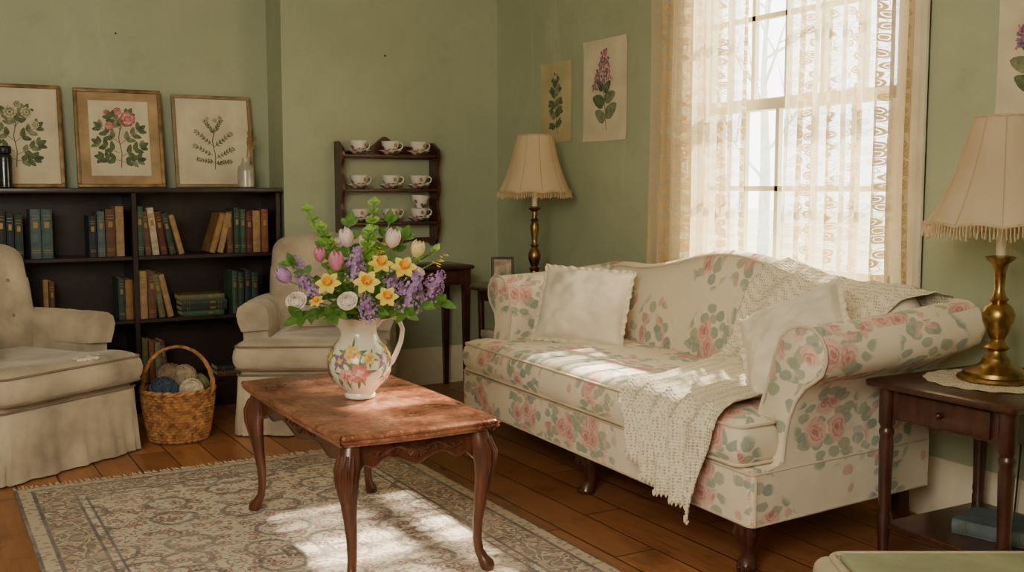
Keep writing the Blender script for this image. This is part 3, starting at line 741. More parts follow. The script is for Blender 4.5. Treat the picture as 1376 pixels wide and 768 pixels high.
PM = {k: mat('painted_'+n_, cols[k], .2, var=.2, vs=90, bst=0, coat=.5) for k, n_ in (('y', 'yellow'), ('p', 'rose'), ('v', 'violet'), ('g', 'green'), ('o', 'orange'), ('l', 'blush'))}
m = MB(); kk = 'ypvgol'; lay = [0]
def blob(a, z, ang, L, W, k):
    lay[0] += 1; e = .0009+.00006*lay[0]; pts = []; n = 12
    R = prad(z)
    for i in range(n):
        t = 2*pi*i/n; u = L*.5*(1+cos(t)); w = W*sin(t)*(.6+.4*sin(pi*min(1, u/L)))
        x = u*cos(ang)-w*sin(ang); y = u*sin(ang)+w*cos(ang)
        zz = min(.26, max(.03, z+y)); aa = a+x/R; r = prad(zz)+e; pts.append((r*cos(aa), r*sin(aa), zz))
    rc = prad(min(.26, max(.03, z+L*.5*sin(ang))))+e+.0004; ac = a+L*.5*cos(ang)/R
    pts.append((rc*cos(ac), rc*sin(ac), min(.26, max(.03, z+L*.5*sin(ang)))))
    m.add(pts, [(i, (i+1) % n, n) for i in range(n)], kk.index(k))
for ai in range(4):
    A = -pi/2-.1+ai*2*pi/4
    lay[0] = 0
    for (da, z, c, c2, n, L, W) in ((-.02, .160, 'y', 'o', 6, .036, .013), (-.42, .140, 'v', 'y', 5, .028, .010), (.24, .100, 'p', 'l', 6, .038, .014), (-.20, .088, 'l', 'p', 6, .030, .011), (.56, .150, 'y', 'o', 5, .022, .008)):
        for q in range(5): blob(A+da, z, 2*pi*q/5+random.uniform(-.4, .4), L*1.55, W*.45, 'g')
        for q in range(n): blob(A+da, z, 2*pi*q/n, L, W, c)
        for q in range(4): blob(A+da, z, 2*pi*q/4+.4, L*.45, W*.5, c2)
    for q in range(4): blob(A+random.uniform(-.5, .5), random.uniform(.045, .06), random.uniform(1, 2.2), .03, .003, 'g')
part('painted_flowers', m, [PM[k] for k in kk], pit)
# flower materials
PET = {}
for n_, a_, b_, tl in (('pink', (216, 126, 158), (242, 184, 200), .4), ('lilacpink', (186, 138, 188), (222, 184, 218), .4), ('white', (248, 238, 230), (246, 216, 214), .4), ('butter', (248, 230, 150), (250, 242, 190), .4),
                   ('yellow', (252, 224, 70), (254, 238, 124), .4), ('orange', (248, 172, 24), (250, 192, 44), .2), ('purple', (154, 118, 172), (206, 174, 212), .35), ('ivory', (246, 236, 220), (250, 244, 232), .3),
                   ('leaf', (70, 114, 46), (110, 152, 68), .4), ('lime', (136, 182, 74), (174, 208, 108), .45), ('stem', (84, 126, 54), (108, 146, 68), .1)):
    PET[n_] = thin('flower_'+n_, a_, tl, b_, .6, 40)
def cup(m, n, r, h, open_, wd, ph=0, mi=0, z0=0, tip=1.0):
    for k in range(n):
        a0 = ph+2*pi*k/n
        def f(u, v):
            q = 2*u-1; w = wd*(sin(pi*(.08+.84*v))**.7)*(1 if v < .97 else .5)
            rr = r*(sin(pi*(.10+.62*v))**.8)+open_*v*v*r
            a = a0+q*w
            return ((rr+.0015*(k % 2))*cos(a), (rr+.0015*(k % 2))*sin(a), z0+h*v-.12*h*q*q*v*tip)
        m.grid(f, 6, 7, mi)
def leafm(m, p, d, L, W, droop=.3, mi=0, nrm=None):
    p = Vector(p); d = Vector(d).normalized(); s = d.cross(nrm or UP)
    s = s.normalized() if s.length > .05 else Vector((1, 0, 0)); n_ = s.cross(d)
    def f(u, v):
        q = 2*u-1; w = W*sin(pi*min(1, v*.93+.05))**.9
        return p+d*(L*v)+s*(q*w)+n_*(abs(q)*w*.35)-UP*(droop*L*v*v)
    m.grid(f, 4, 7, mi)
HEADS = {}
def hd(kind):
    if kind in HEADS: return HEADS[kind]
    res = []; m = MB()
    if kind.startswith('tulip'):
        cup(m, 3, .022, .052, -.30, .95); cup(m, 3, .020, .050, -.42, .95, pi/3); res.append(('petals', m, PET[{'tulip_pink': 'pink', 'tulip_lilac': 'lilacpink', 'tulip_white': 'white', 'tulip_butter': 'butter'}[kind]]))
    elif kind == 'daffodil':
        for k in range(6):
            a = 2*pi*k/6; leafm(m, (.004*cos(a), .004*sin(a), .001*(k % 2)), (cos(a), sin(a), .14), .036, .0125, .0)
        res.append(('petals', m, PET['yellow']))
        t_ = MB().lathe([(.006, 0), (.009, .006), (.010, .016), (.0145, .024)], 24, cap=False, fn=lambda r, z, a: r*(1+.10*sin(a*8)*(z/.02))); t_.ell((0, 0, .006), (.003, .003, .008), 6)
        res.append(('trumpet', t_, PET['orange']))
    elif kind == 'lilac':
        for k in range(170):
            t = random.random()**.8; z = -.035+.10*t; R = .029*(1-t)**.6+.004
            a = random.uniform(0, 6.28); c = Vector((R*cos(a), R*sin(a), z)); nn = Vector((cos(a), sin(a), .5)).normalized()
            s = nn.orthogonal().normalized(); s = Matrix.Rotation(random.uniform(0, 3), 3, nn) @ s; q = nn.cross(s); l = random.uniform(.0045, .007)
            c = c+nn*random.uniform(-.004, .009)
            for e in (s, q, -s, -q):
                g = nn.cross(e); m.add([c, c+e*l*.55+g*l*.45+nn*.001, c+e*l+nn*.002, c+e*l*.55-g*l*.45+nn*.001], [(0, 1, 2, 3)])
        res.append(('florets', m, PET['purple'])); res.append(('flower_spike', MB().ell((0, 0, .005), (.014, .014, .04), 8), PET['purple']))
    elif kind == 'ranunculus':
        for j, (r, h, op) in enumerate(((.010, .028, -.6), (.015, .028, -.35), (.020, .026, -.1), (.024, .022, .15), (.026, .016, .45))): cup(m, 6, r, h, op, .75, j*.5, 0, .001*(5-j)-.004, .4)
        res.append(('petals', m, PET['ivory']))
    elif kind == 'blossom':
        for k in range(11):
            c = Vector((random.uniform(-.02, .02), random.uniform(-.02, .02), random.uniform(-.035, .035)))
            for e in range(5):
                a = 2*pi*e/5; leafm(m, c, (cos(a), sin(a), .4), .013, .005, 0)
        res.append(('petals', m, PET['yellow']))
    HEADS[kind] = [(n_, build(n_, mb, mm, 80), mm) for n_, mb, mm in res]
    for n_, o_, mm in HEADS[kind]: COL.objects.unlink(o_)
    return HEADS[kind]
NECK = PC+Vector((0, 0, .235))
def stem_path(b, tip, n=9):
    dv = (tip-NECK); dh = Vector((dv.x, dv.y, 0)); dh = dh.normalized() if dh.length > 1e-4 else Vector((0, 0, 0))
    c = NECK+dh*.035+UP*(.03+max(0, dv.z)*.35)
    if dv.z < .08: c = c+UP*.05
    mid = NECK+dh*.018
    pts = [b, b.lerp(mid, .5), mid]
    for k in range(1, n): t = k/(n-1); pts.append(mid*(1-t)**2+c*2*t*(1-t)+tip*t*t)
    return pts
KS = {'daffodil': 1.12, 'lilac': 1.08, 'ranunculus': 1.1, 'blossom': 1.1, 'greens': 1.15, 'bells': 1.1}
def flower(kind, px, py, dep, label, sc=1.0, nleaf=1, up=.5):
    sc *= KS.get(kind, 1.28)
    tip = onf(px, py, dep); d0 = tip-NECK
    b = PC+Vector((random.uniform(-.02, .02), random.uniform(-.02, .02), .04))
    name = {'tulip_pink': 'tulip', 'tulip_lilac': 'tulip', 'tulip_white': 'tulip', 'tulip_butter': 'tulip', 'blossom': 'forsythia_sprig', 'greens': 'leafy_stem', 'bells': 'bells_of_ireland_stem', 'lilac': 'lilac_sprig'}.get(kind, kind)
    th = thing(name, label, 'flower' if kind not in ('greens', 'bells') else 'foliage', b, 0, 'cut stems in the painted pitcher')
    aim = (d0.normalized()*(.7)+(-Fv)*(.6 if kind in ('daffodil', 'ranunculus') else .15)+UP*up+Vector((random.uniform(-.3, .3), random.uniform(-.3, .3), 0))).normalized()
    base = tip-aim*(.02*sc) if kind != 'lilac' else tip-aim*.03
    pth = stem_path(b, base); m = MB().tube([p-b for p in pth], .0024 if kind != 'bells' else .003, 6)
    part('stem', m, PET['stem'], th)
    lm = MB()
    if kind == 'greens':
        for j in range(5, len(pth)):
            for s in (-1, 1):
                dd = (pth[j]-pth[j-1]).normalized()+Rv*(s*random.uniform(.5, 1.1))-Fv*random.uniform(-.3, .6)
                leafm(lm, pth[j]-b, dd, .055*sc*random.uniform(.8, 1.2), .013*sc, .25, nrm=-Fv+UP*.4)
        leafm(lm, pth[-1]-b, aim, .06*sc, .015*sc, .1, nrm=-Fv)
        part('leaves', lm, PET['leaf'], th, ang=80)
    elif kind == 'bells':
        seg = []
        for j in range(4, len(pth)-1):
            for q in range(2): seg.append(pth[j].lerp(pth[j+1], q/2))
        seg = seg[-8:]+[pth[-1]]
        for j, pq in enumerate(seg):
            for k in range(4):
                a = k*2*pi/4+j*.8; ex = Rv*cos(a)-Fv*sin(a)
                leafm(lm, pq-b, ex+UP*random.uniform(.2, .7), .027*sc*(1.1-.05*j), .0125*sc, -.1, nrm=UP*.7-Fv*.7-ex*.3)
        leafm(lm, pth[-1]-b, aim, .03, .011, 0, nrm=-Fv)
        part('leaves', lm, PET['lime'], th, ang=80)
    else:
        for k in range(nleaf):
            j = random.randint(5, len(pth)-2); s = random.choice((-1, 1))
            leafm(lm, pth[j]-b, (pth[j]-pth[j-1]).normalized()*.7+Rv*s*.6-Fv*random.uniform(0, .5), .085, .014, .3, nrm=-Fv+UP*.3)
        if nleaf: part('leaf', lm, PET['leaf'], th, ang=80)
        q = aim.to_track_quat('Z', 'Y')
        for n_, o_, mm in hd(kind):
            c = o_.copy(); COL.objects.link(c); c.parent = th; c.location = base-b; c.rotation_mode = 'QUATERNION'; c.rotation_quaternion = q; c.scale = (sc, sc, sc)
for a in [
 ('tulip_pink', 452, 352, 3.42, 'rose pink tulip left of centre in the bouquet', 1.0), ('tulip_pink', 430, 343, 3.50, 'small pink tulip half behind the rose pink tulip', .8),
 ('tulip_lilac', 382, 371, 3.50, 'lilac tulip leaning out at the far left of the bouquet', .95), ('tulip_white', 528, 322, 3.50, 'white tulip rising highest among the blooms', 1.0),
 ('tulip_white', 466, 321, 3.55, 'blush white tulip above the rose pink tulip', 1.0), ('tulip_white', 490, 326, 3.60, 'white tulip bud behind the blush white tulip', .75), ('tulip_butter', 561, 336, 3.52, 'pale yellow tulip on the upper right of the bouquet', .9),
 ('daffodil', 439, 377, 3.38, 'yellow daffodil below the rose pink tulip', 1.0), ('daffodil', 492, 376, 3.34, 'yellow daffodil in the very middle of the bouquet', 1.0),
 ('daffodil', 543, 355, 3.42, 'yellow daffodil below the pale yellow tulip', 1.0), ('daffodil', 512, 350, 3.46, 'yellow daffodil under the highest white tulip', .95),
 ('daffodil', 520, 396, 3.36, 'yellow daffodil low on the right above the pitcher rim', .85), ('daffodil', 424, 402, 3.44, 'half hidden yellow daffodil low on the left', .6),
 ('lilac', 493, 408, 3.33, 'purple lilac sprig hanging over the pitcher rim', .9), ('lilac', 554, 388, 3.42, 'largest purple lilac sprig on the right side', 1.2),
 ('lilac', 586, 378, 3.48, 'purple lilac sprig at the far right end of the bouquet', 1.0), ('lilac', 478, 349, 3.46, 'purple lilac sprig between the tulips in the middle', 1.0),
 ('lilac', 410, 380, 3.46, 'purple lilac sprig left of the yellow daffodils', .9), ('lilac', 528, 372, 3.48, 'purple lilac sprig tucked between the right daffodils', .9), ('lilac', 400, 354, 3.6, 'dusky lilac sprig at the back left', .8),
 ('ranunculus', 397, 402, 3.42, 'ivory ranunculus at the lower left edge of the bouquet', .95), ('ranunculus', 466, 402, 3.34, 'ivory ranunculus above the pitcher neck', .9),
 ('ranunculus', 450, 322, 3.60, 'small ivory ranunculus at the back top left', .7), ('ranunculus', 564, 362, 3.5, 'small ivory ranunculus among the right hand lilacs', .6),
 ('blossom', 594, 343, 3.55, 'yellow blossom sprig at the upper right tip', .7), ('blossom', 512, 330, 3.56, 'yellow blossom sprig behind the white tulip', .8)]:
    flower(a[0], a[1], a[2], a[3], a[4], a[5])
for a in [('bells', 412, 274, 3.52, 'tall pale green bell stem at the upper left', 1.15), ('bells', 504, 265, 3.56, 'tallest green bell stem at the top centre', 1.15), ('bells', 431, 298, 3.5, 'short pale green bell stem beside the tall left one', 1.1), ('bells', 497, 302, 3.52, 'green bell stem behind the white tulips', 1.2),
          ('bells', 587, 332, 3.6, 'thin green stem reaching to the upper right', .7),
          ('greens', 592, 402, 3.40, 'green leaf spray drooping at the lower right', 1.0), ('greens', 400, 420, 3.42, 'green leaf spray drooping at the lower left', 1.1), ('greens', 445, 420, 3.32, 'green leaves hanging in front of the pitcher rim', .9),
          ('greens', 548, 418, 3.36, 'green leaves over the pitcher handle', .9), ('greens', 392, 350, 3.55, 'dark green leaf spray at the left shoulder of the bouquet', .8), ('greens', 545, 314, 3.60, 'green leaf spray at the back right', .9),
          ('greens', 470, 296, 3.63, 'green leaf spray at the back centre', .9), ('greens', 510, 415, 3.34, 'green leaves low beside the hanging lilac', .7), ('greens', 440, 326, 3.62, 'green leaf spray behind the pink tulips', 1.0), ('greens', 524, 292, 3.62, 'green leaf spray right of the tallest stem', .8)]:
    flower(a[0], a[1], a[2], a[3], a[4], a[5])

# ---------------------------------------------------------------- bookcase
BY0, BY1, BX0, BXM, BX1 = 5.90, 6.205, .22, 1.04, 1.83
bc = thing('bookcase', 'low dark wood bookcase with two bays in the alcove', 'bookcase', ((BX0+BX1)/2, (BY0+BY1)/2, 0))
BO = Matrix.Translation((-(BX0+BX1)/2, -(BY0+BY1)/2, 0))
def bp(name, m): return part(name, m.xf(BO), DARKW, bc)
bp('side_panel', MB().rbox(BX0, BX0+.025, BY0, BY1, 0, 1.185, .003, 1)); bp('side_panel', MB().rbox(BX1-.025, BX1, BY0, BY1, 0, 1.185, .003, 1))
bp('divider', MB().rbox(BXM-.014, BXM+.014, BY0+.002, BY1-.012, .08, 1.185, .003, 1))
bp('top', MB().rbox(BX0-.012, BX1+.012, BY0-.012, BY1, 1.185, 1.212, .005, 2)); bp('back_panel', MB().box(BX0+.02, BX1-.02, BY1-.012, BY1-.002, .02, 1.185))
bp('plinth', MB().box(BX0+.025, BX1-.025, BY0+.01, BY0+.03, 0, .14))
SHZ = [.16, .51, .85]
for z in SHZ:
    for a, b_ in ((BX0+.025, BXM-.014), (BXM+.014, BX1-.025)): bp('shelf', MB().rbox(a, b_, BY0+.005, BY1-.012, z-.022, z, .003, 1))
BCOL = {'navy': (44, 52, 60), 'charcoal': (50, 50, 48), 'bottle green': (52, 70, 56), 'slate blue': (86, 100, 102), 'teal': (74, 96, 92), 'brown': (100, 70, 48), 'tan': (162, 130, 90), 'olive': (104, 104, 70),
        'rust': (132, 78, 52), 'burgundy': (96, 46, 40), 'cream': (190, 174, 140), 'forest green': (64, 88, 68), 'ochre': (154, 114, 66), 'grey green': (110, 120, 102)}
BM = {k: mat('book_cloth_'+k.replace(' ', '_'), v, .7, var=.2, vs=20, bs=200, bst=.15) for k, v in BCOL.items()}
PAGE = mat('book_page_edges', (200, 184, 146), .9, var=.12, vs=80, bst=.1); GOLD = mat('gilt_spine_lettering', (160, 130, 76), .4, metal=.6, bst=0)
def book(colr, label, group, w, h, d, M_, loc):
    th = thing('book', label, 'book', loc, 0, group); c = .003
    m = MB().box(-w/2, -w/2+c, 0, d, 0, h).box(w/2-c, w/2, 0, d, 0, h)
    sp = [(-w/2, .004), (-w/2*.7, -.001), (0, -.004), (w/2*.7, -.001), (w/2, .004), (w/2-c, .008), (-w/2+c, .008)]
    m.prism(sp, lambda p: (p[0], p[1], 0), lambda p: (p[0], p[1], h))
    for z in (.12, .16, .80, .86): m.box(-w*.36, w*.36, -.0050, -.002, h*z, h*z+.003, 1)
    m.box(-w*.22, w*.22, -.0052, -.002, h*.62, h*.74, 1)
    m.xf(M_); part('cover', m, [BM[colr], GOLD], th)
    part('pages', MB().box(-w/2+c, w/2-c, .008, d-.004, .004, h-.004).xf(M_), PAGE, th)
    return th
ORD = ['first', 'second', 'third', 'fourth', 'fifth', 'sixth', 'seventh', 'eighth', 'ninth', 'tenth', 'eleventh', 'twelfth', 'thirteenth', 'fourteenth', 'fifteenth']
rows = [
 ('top', 'left', SHZ[2], [(-16, -4, 286, 'navy', 0), (-3, 9, 282, 'charcoal', 0), (10, 20, 285, 'navy', 0), (21, 32, 288, 'bottle green', 0), (42, 56, 281, 'slate blue', 0), (57, 72, 281, 'teal', 0), (121, 131, 290, 'navy', 0), (132, 142, 284, 'slate blue', 0), (143, 156, 281, 'brown', 0), (157, 168, 277, 'tan', 0)]),
 ('top', 'right', SHZ[2], [(184, 194, 277, 'forest green', 0), (196, 204, 284, 'brown', -4), (206, 215, 279, 'cream', -6), (217, 226, 284, 'burgundy', -8), (229, 237, 286, 'bottle green', -11), (241, 248, 288, 'tan', -14), (281, 289, 286, 'ochre', 17), (292, 300, 286, 'tan', 14), (306, 314, 284, 'brown', 0), (315, 323, 279, 'bottle green', 0), (324, 331, 281, 'forest green', 0), (332, 340, 284, 'burgundy', 0), (341, 351, 283, 'tan', 0), (352, 361, 281, 'rust', 0)]),
 ('middle', 'left', SHZ[1], [(56, 63, 376, 'tan', 0), (64, 71, 378, 'brown', 0), (157, 166, 374, 'bottle green', 0), (167, 177, 376, 'ochre', 0)]),
 ('middle', 'right', SHZ[1], [(185, 196, 364, 'tan', 0), (197, 208, 364, 'brown', 0), (212, 220, 368, 'olive', -8), (224, 232, 368, 'tan', -12), (311, 318, 364, 'forest green', 0), (319, 327, 366, 'bottle green', 0), (328, 336, 362, 'navy', 0), (337, 346, 366, 'bottle green', 0)]),
 ('bottom', 'right', SHZ[0], [(187, 195, 456, 'olive', 0), (196, 203, 458, 'rust', 0), (204, 213, 460, 'grey green', 0), (216, 223, 458, 'brown', -6)])]
for row, bay, z, L in rows:
    for i, (p0, p1, ty, colr, tilt) in enumerate(L):
        a = ony(p0, 340, BY0+.03); b_ = ony(p1, 340, BY0+.03); top = ony((p0+p1)/2, ty, BY0+.03)
        h = min(.31, max(.17, top.z-z)); w = max(.018, b_.x-a.x-.001); t = radians(tilt)
        lift = abs(sin(t))*w/2
        st = '' if not tilt else 'leaning '
        book(colr, f'{st}{colr} cloth book, {ORD[i]} from left, {bay} bay {row} shelf of bookcase', f'books on the {row} shelf of the {bay} bay', w, h, random.uniform(.15, .19), Matrix.Rotation(t, 4, 'Y'), ((a.x+b_.x)/2, BY0+random.uniform(.025, .04), z+lift+.0005))
def pile(p0, p1, z, cols_, nm):
    a = ony(p0, 410, BY0+.03); b_ = ony(p1, 410, BY0+.03); zz = z
    for i, c in enumerate(cols_):
        w = random.uniform(.024, .032); L = (b_.x-a.x)*random.uniform(.9, 1.0)
        M_ = Matrix.Rotation(pi/2, 4, 'Y') @ Matrix.Translation((0, 0, -L/2))
        pos = ['bottom', 'second', 'third', 'top'][i] if len(cols_) == 4 else ['lower', 'upper'][i]
        book(c, f'{c} cloth book lying flat, {pos} of the pile on the {nm} shelf', f'flat pile of books on the {nm} shelf', w, L, .16, M_, ((a.x+b_.x)/2+random.uniform(-.006, .006), BY0+.03, zz+w/2+.0005)); zz += w+.001
pile(243, 304, SHZ[1], ['forest green', 'charcoal', 'bottle green', 'olive'], 'middle')
pile(290, 342, SHZ[0], ['brown', 'charcoal'], 'bottom')

# ---------------------------------------------------------------- prints
def leafp(m, x, z, ang, L, W, mi, lay):
    lay[0] += 1; y = -.0006-.00004*lay[0]; pts = []; n = 10
    for i in range(n):
        t = 2*pi*i/n; u = L*.5*(1+cos(t)); w = W*sin(t)*(1-.35*cos(t))
        pts.append((x+u*cos(ang)-w*sin(ang), y, z+u*sin(ang)+w*cos(ang)))
    m.add(pts, [tuple(range(n))], mi, False)
def stemp(m, pts, w, mi, lay):
    lay[0] += 1; y = -.0006-.00004*lay[0]
    for (x0, z0), (x1, z1) in zip(pts, pts[1:]):
        d = Vector((x1-x0, z1-z0)).normalized(); n = Vector((-d.y, d.x))*w/2
        m.add([(x0+n.x, y, z0+n.y), (x0-n.x, y, z0-n.y), (x1-n.x, y, z1-n.y), (x1+n.x, y, z1+n.y)], [(0, 1, 2, 3)], mi, False)
def plant(kind, w, h, seed):
    rnd = random.Random(seed); m = MB(); lay = [0]
    z0 = h*.10
    if kind in ('rose', 'pale', 'whiterose'):
        st = [(0, z0), (w*.02, h*.3), (-w*.02, h*.5), (w*.03, h*.7)]; stemp(m, st, .005, 1, lay)
        br = [(-.02, .30, 152, .34), (.02, .26, 28, .34), (-.02, .44, 138, .36), (0, .42, 38, .38), (.02, .60, 122, .26), (.02, .62, 62, .26), (0, .20, 170, .28), (0, .18, 8, .26)]
        ends = []
        for bx, bz, an, L in br:
            a = radians(an); x0, zz = bx*w, bz*h; x1, z1 = x0+L*h*.8*cos(a), zz+L*h*.8*sin(a)
            stemp(m, [(x0, zz), (x1, z1)], .003, 1, lay); ends.append((x1, z1))
            nl = 3 if kind != 'pale' else 6
            for k in range(nl):
                t = (k+1)/nl; x = x0+(x1-x0)*t; z = zz+(z1-zz)*t
                ll, lw = (h*.115, h*.032) if kind != 'pale' else (h*.05, h*.010)
                for s in (-1, 1): leafp(m, x, z, a+s*rnd.uniform(.6, 1.0), ll*rnd.uniform(.85, 1.1), lw, rnd.choice((0, 0, 4)), lay)
            ll, lw = (h*.12, h*.034) if kind != 'pale' else (h*.05, h*.011)
            leafp(m, x1, z1, a, ll, lw, 0, lay)
        fl = {'rose': [(.14, .76, .105), (-.16, .66, .06), (-.02, .86, .055), (-.2, .84, .035)], 'pale': [(e[0]/w, e[1]/h, .028) for e in ends]+[(.03, .8, .03), (-.1, .82, .025), (.12, .84, .025)], 'whiterose': [(-.06, .80, .08), (.18, .80, .07), (-.26, .72, .06), (.30, .64, .05), (.05, .9, .05)]}[kind]
        for fx, fz, r in fl:
            for rr, n, mi in ((1.0, 9, 2), (.75, 7, 3), (.5, 6, 2), (.28, 5, 3)):
                for k in range(n): leafp(m, fx*w, fz*h, 2*pi*k/n+rr*3, r*h*rr, r*h*rr*.42, mi, lay)
    else:
        st = [(w*.05, z0), (w*.02, h*.3), (-w*.03, h*.55), (0, h*.8)]; stemp(m, st, .005, 1, lay)
        if kind == 'lilac':
            for (tx, tz, an, L) in ((.02, .20, 150, .20), (.02, .24, 30, .23), (0, .36, 160, .22), (0, .40, 18, .20), (-.02, .50, 140, .15), (-.02, .48, 40, .16)):
                leafp(m, tx*w, tz*h, radians(an), h*L, h*L*.30, rnd.choice((0, 4)), lay)
            for (cx, cz, R) in ((.0, .58, .17), (-.16, .52, .10)):
                for k in range(110 if R > .12 else 50):
                    t = rnd.random(); x = cx*w+(rnd.random()-.5)*w*R*2.4*(1-t*.75); z = h*(cz+R*1.8*t); leafp(m, x, z, rnd.uniform(0, 6.28), h*.028, h*.010, rnd.choice((2, 3, 2)), lay)
        else:
            for tz, an, L in ((.18, 160, .16), (.20, 22, .17), (.30, 142, .19), (.33, 36, .20), (.44, 152, .18), (.46, 30, .19), (.56, 128, .18), (.58, 52, .18), (.68, 110, .15), (.70, 66, .15), (.76, 92, .13)):
                leafp(m, -w*.02, tz*h, radians(an), h*L, h*L*.27, rnd.choice((0, 4)), lay); leafp(m, -w*.02+h*L*.5*cos(radians(an)), tz*h+h*L*.5*sin(radians(an)), radians(an+rnd.choice((-40, 40))), h*L*.55, h*L*.16, 0, lay)
            for k in range(8): leafp(m, rnd.uniform(-.08, .08)*w, h*rnd.uniform(.76, .88), rnd.uniform(.6, 2.5), h*.04, h*.014, 3, lay)
    return m
def framed(label, x, y, z, w, h, kind, seed, fm, pm, inks, lean=9):
    th = thing('framed_print', label, 'framed picture', (x, y, z), 0, 'framed botanical prints on the bookcase'); th.rotation_euler = (radians(-lean), 0, 0)
    f = .020; m = MB()
    for a, b_, c, d in ((-w/2, w/2, 0, f), (-w/2, w/2, h-f, h), (-w/2, -w/2+f, f, h-f), (w/2-f, w/2, f, h-f)): m.rbox(a, b_, -.011, .011, c, d, .005, 2)
    part('frame', m, fm, th); part('backing', MB().box(-w/2+.01, w/2-.01, .004, .009, .01, h-.01), DARKW, th)
    part('mount', MB().box(-w/2+f-.003, w/2-f+.003, 0, .004, f-.003, h-f+.003), pm[0], th)
    iw, ih = w*.68, h*.76
    sh = part('print_sheet', MB().box(-iw/2, iw/2, -.0012, 0, h*.12, h*.12+ih), pm[1], th)
    part('illustration', plant(kind, iw*1.05, ih, seed).xf(Matrix.Translation((0, -.001, h*.12))), inks, sh)
framed('gilt framed print of pale roses and dark leaves, beside the dark glass jar', .50, 6.095, 1.213, .46, .545, 'whiterose', 1, GILT, (PAPER, PAPER), [INKG, INKD, INKW, INKGL, INKGL])
framed('gilt framed print of a pink rose on a foxed tan mount, middle of the row', 1.02, 6.10, 1.213, .455, .54, 'rose', 2, GILT, (PAPERT, PAPER), [INKG, INKD, INKP, INKPP, INKGL])
framed('pale framed print of a fine leafy wildflower, behind the silver bottle', 1.527, 6.105, 1.213, .445, .525, 'pale', 3, FRAMEW, (PAPER, PAPER), [INKGL, INKD, INKGL, INKW, INKG])
def pinned(label, px0, px1, py0, py1, kind, seed, pm, inks, curl=.006):
    a = onx(px0, (py0+py1)/2, WX-.004); b_ = onx(px1, (py0+py1)/2, WX-.004); pc = (px0+px1)/2
    z1 = onx(pc, py0, WX).z; z0 = onx(pc, py1, WX).z; w = abs(a.y-b_.y); h = z1-z0
    th = thing('paper_print', label, 'print', (WX-.003, (a.y+b_.y)/2, z0), -pi/2, 'unframed botanical prints on the window wall')
    sh = part('paper_sheet', MB().grid(lambda u, v: (w*(u-.5), -.0003-curl*(max(0, abs(2*v-1)-.86)/.14)*abs(2*u-1)**3, h*v), 14, 20), pm, th)
    part('illustration', plant(kind, w*.95, h, seed).xf(Matrix.Translation((0, -.0006, 0))), inks, sh)
pinned('small yellowed paper print of a leafy green plant pinned above the small brass lamp', 727, 768, 84, 191, 'sprig', 4, PAPERY, [INKG, INKD, INKGL, INKW, INKGL])
pinned('taller paper print of purple lilac between the small print and the curtain', 784, 842, 52, 189, 'lilac', 5, PAPER, [INKG, INKD, INKL, INKP, INKGL])
pinned('paper print of dark lilac on the wall above the large tassel lamp', 1341, 1440, -20, 152, 'lilac', 6, PAPER, [INKG, INKD, INKL, INKP, INKGL])

# things on the bookcase
v = thing('dried_grass_bottle', 'small pale silvery bottle on the bookcase in front of the pale framed print', 'bottle', (1.665, 5.99, 1.213))
part('bottle', MB().lathe([(.040, 0), (.046, .005), (.046, .09), (.042, .115), (.026, .132), (.020, .15), (.022, .165)], 28), mat('pale_silvery_glaze', (188, 182, 164), .22, metal=.1, var=.2), v)
DRY = mat('dried_straw', (170, 138, 88), .8, var=.2, bst=0)
for i, (dx, dz, lb) in enumerate(((.035, .19, 'tallest dried grass stalk leaning right out of the silvery bottle'), (.015, .15, 'dried grass stalk standing upright in the silvery bottle'), (.055, .12, 'short bent dried grass stalk at the right of the silvery bottle'))):
    g = thing('dried_grass_stalk', lb, 'dried grass', (1.665+.003*i, 5.99, 1.225), 0, 'dried grasses in the silvery bottle')
    part('stalk', MB().tube([(0, 0, 0), (dx*.2, 0, .14), (dx*.6, -.004, .14+dz*.5), (dx, -.008, .14+dz)], .0024, 5), DRY, g)
    m = MB()
    for k in range(16): t = k/16; leafm(m, (dx*(.6+.4*t), -.008*t, .14+dz*(.5+.5*t)), (random.uniform(-.4, .5), random.uniform(-.4, .4), 1), .03, .005, 0)
    part('seed_head', m, DRY, g)
j = thing('glass_jar', 'tall dark glass jar on the bookcase in front of the pale rose print', 'jar', (.432, 5.985, 1.213))
part('jar_body', MB().lathe([(.034, 0), (.038, .004), (.038, .15), (.034, .165), (.028, .172)], 28), BLK2, j); part('lid', MB().lathe([(.034, .172), (.036, .176), (.036, .205), (.032, .21)], 28), BLACK, j)

# ---------------------------------------------------------------- hanging teacup shelf
sx0, sx1 = 2.175, 2.80; sc_ = (sx0+sx1)/2; hw = (sx1-sx0)/2
hs = thing('hanging_shelf', 'red-brown wooden wall shelf with scalloped sides and arched crest holding teacups', 'wall shelf', (sc_, WY, .86))
for s in (-1, 1):
    pts = []
    for k in range(49):
        t = k/48; z = .62*t
        d = .13-.028*abs(cos(pi*(z-.05)/.2))**2
        if t < .06: d *= .5+t/.12
        if t > .93: d *= 1-.6*(t-.93)/.07
        pts.append((-d, z))
    pts = pts+[(0, .62), (0, 0)]
    part('side_panel', MB().prism(pts, lambda p: (s*hw-s*.018, p[0], p[1]), lambda p: (s*hw, p[0], p[1])), REDW, hs)
TZ = [.15, .345, .545]
for z in TZ: part('shelf', MB().rbox(-hw+.018, hw-.018, -.125, -.006, z-.016, z, .003, 1), REDW, hs)
cp = [(-hw, .52), (hw, .52)]+[(hw-2*hw*k/40, .575+.065*exp(-((k-20)/7)**2)+.014*cos(k*pi/5)) for k in range(41)]
part('crest', MB().prism(cp, lambda p: (p[0], -.012, p[1]), lambda p: (p[0], -.001, p[1])), REDW, hs)
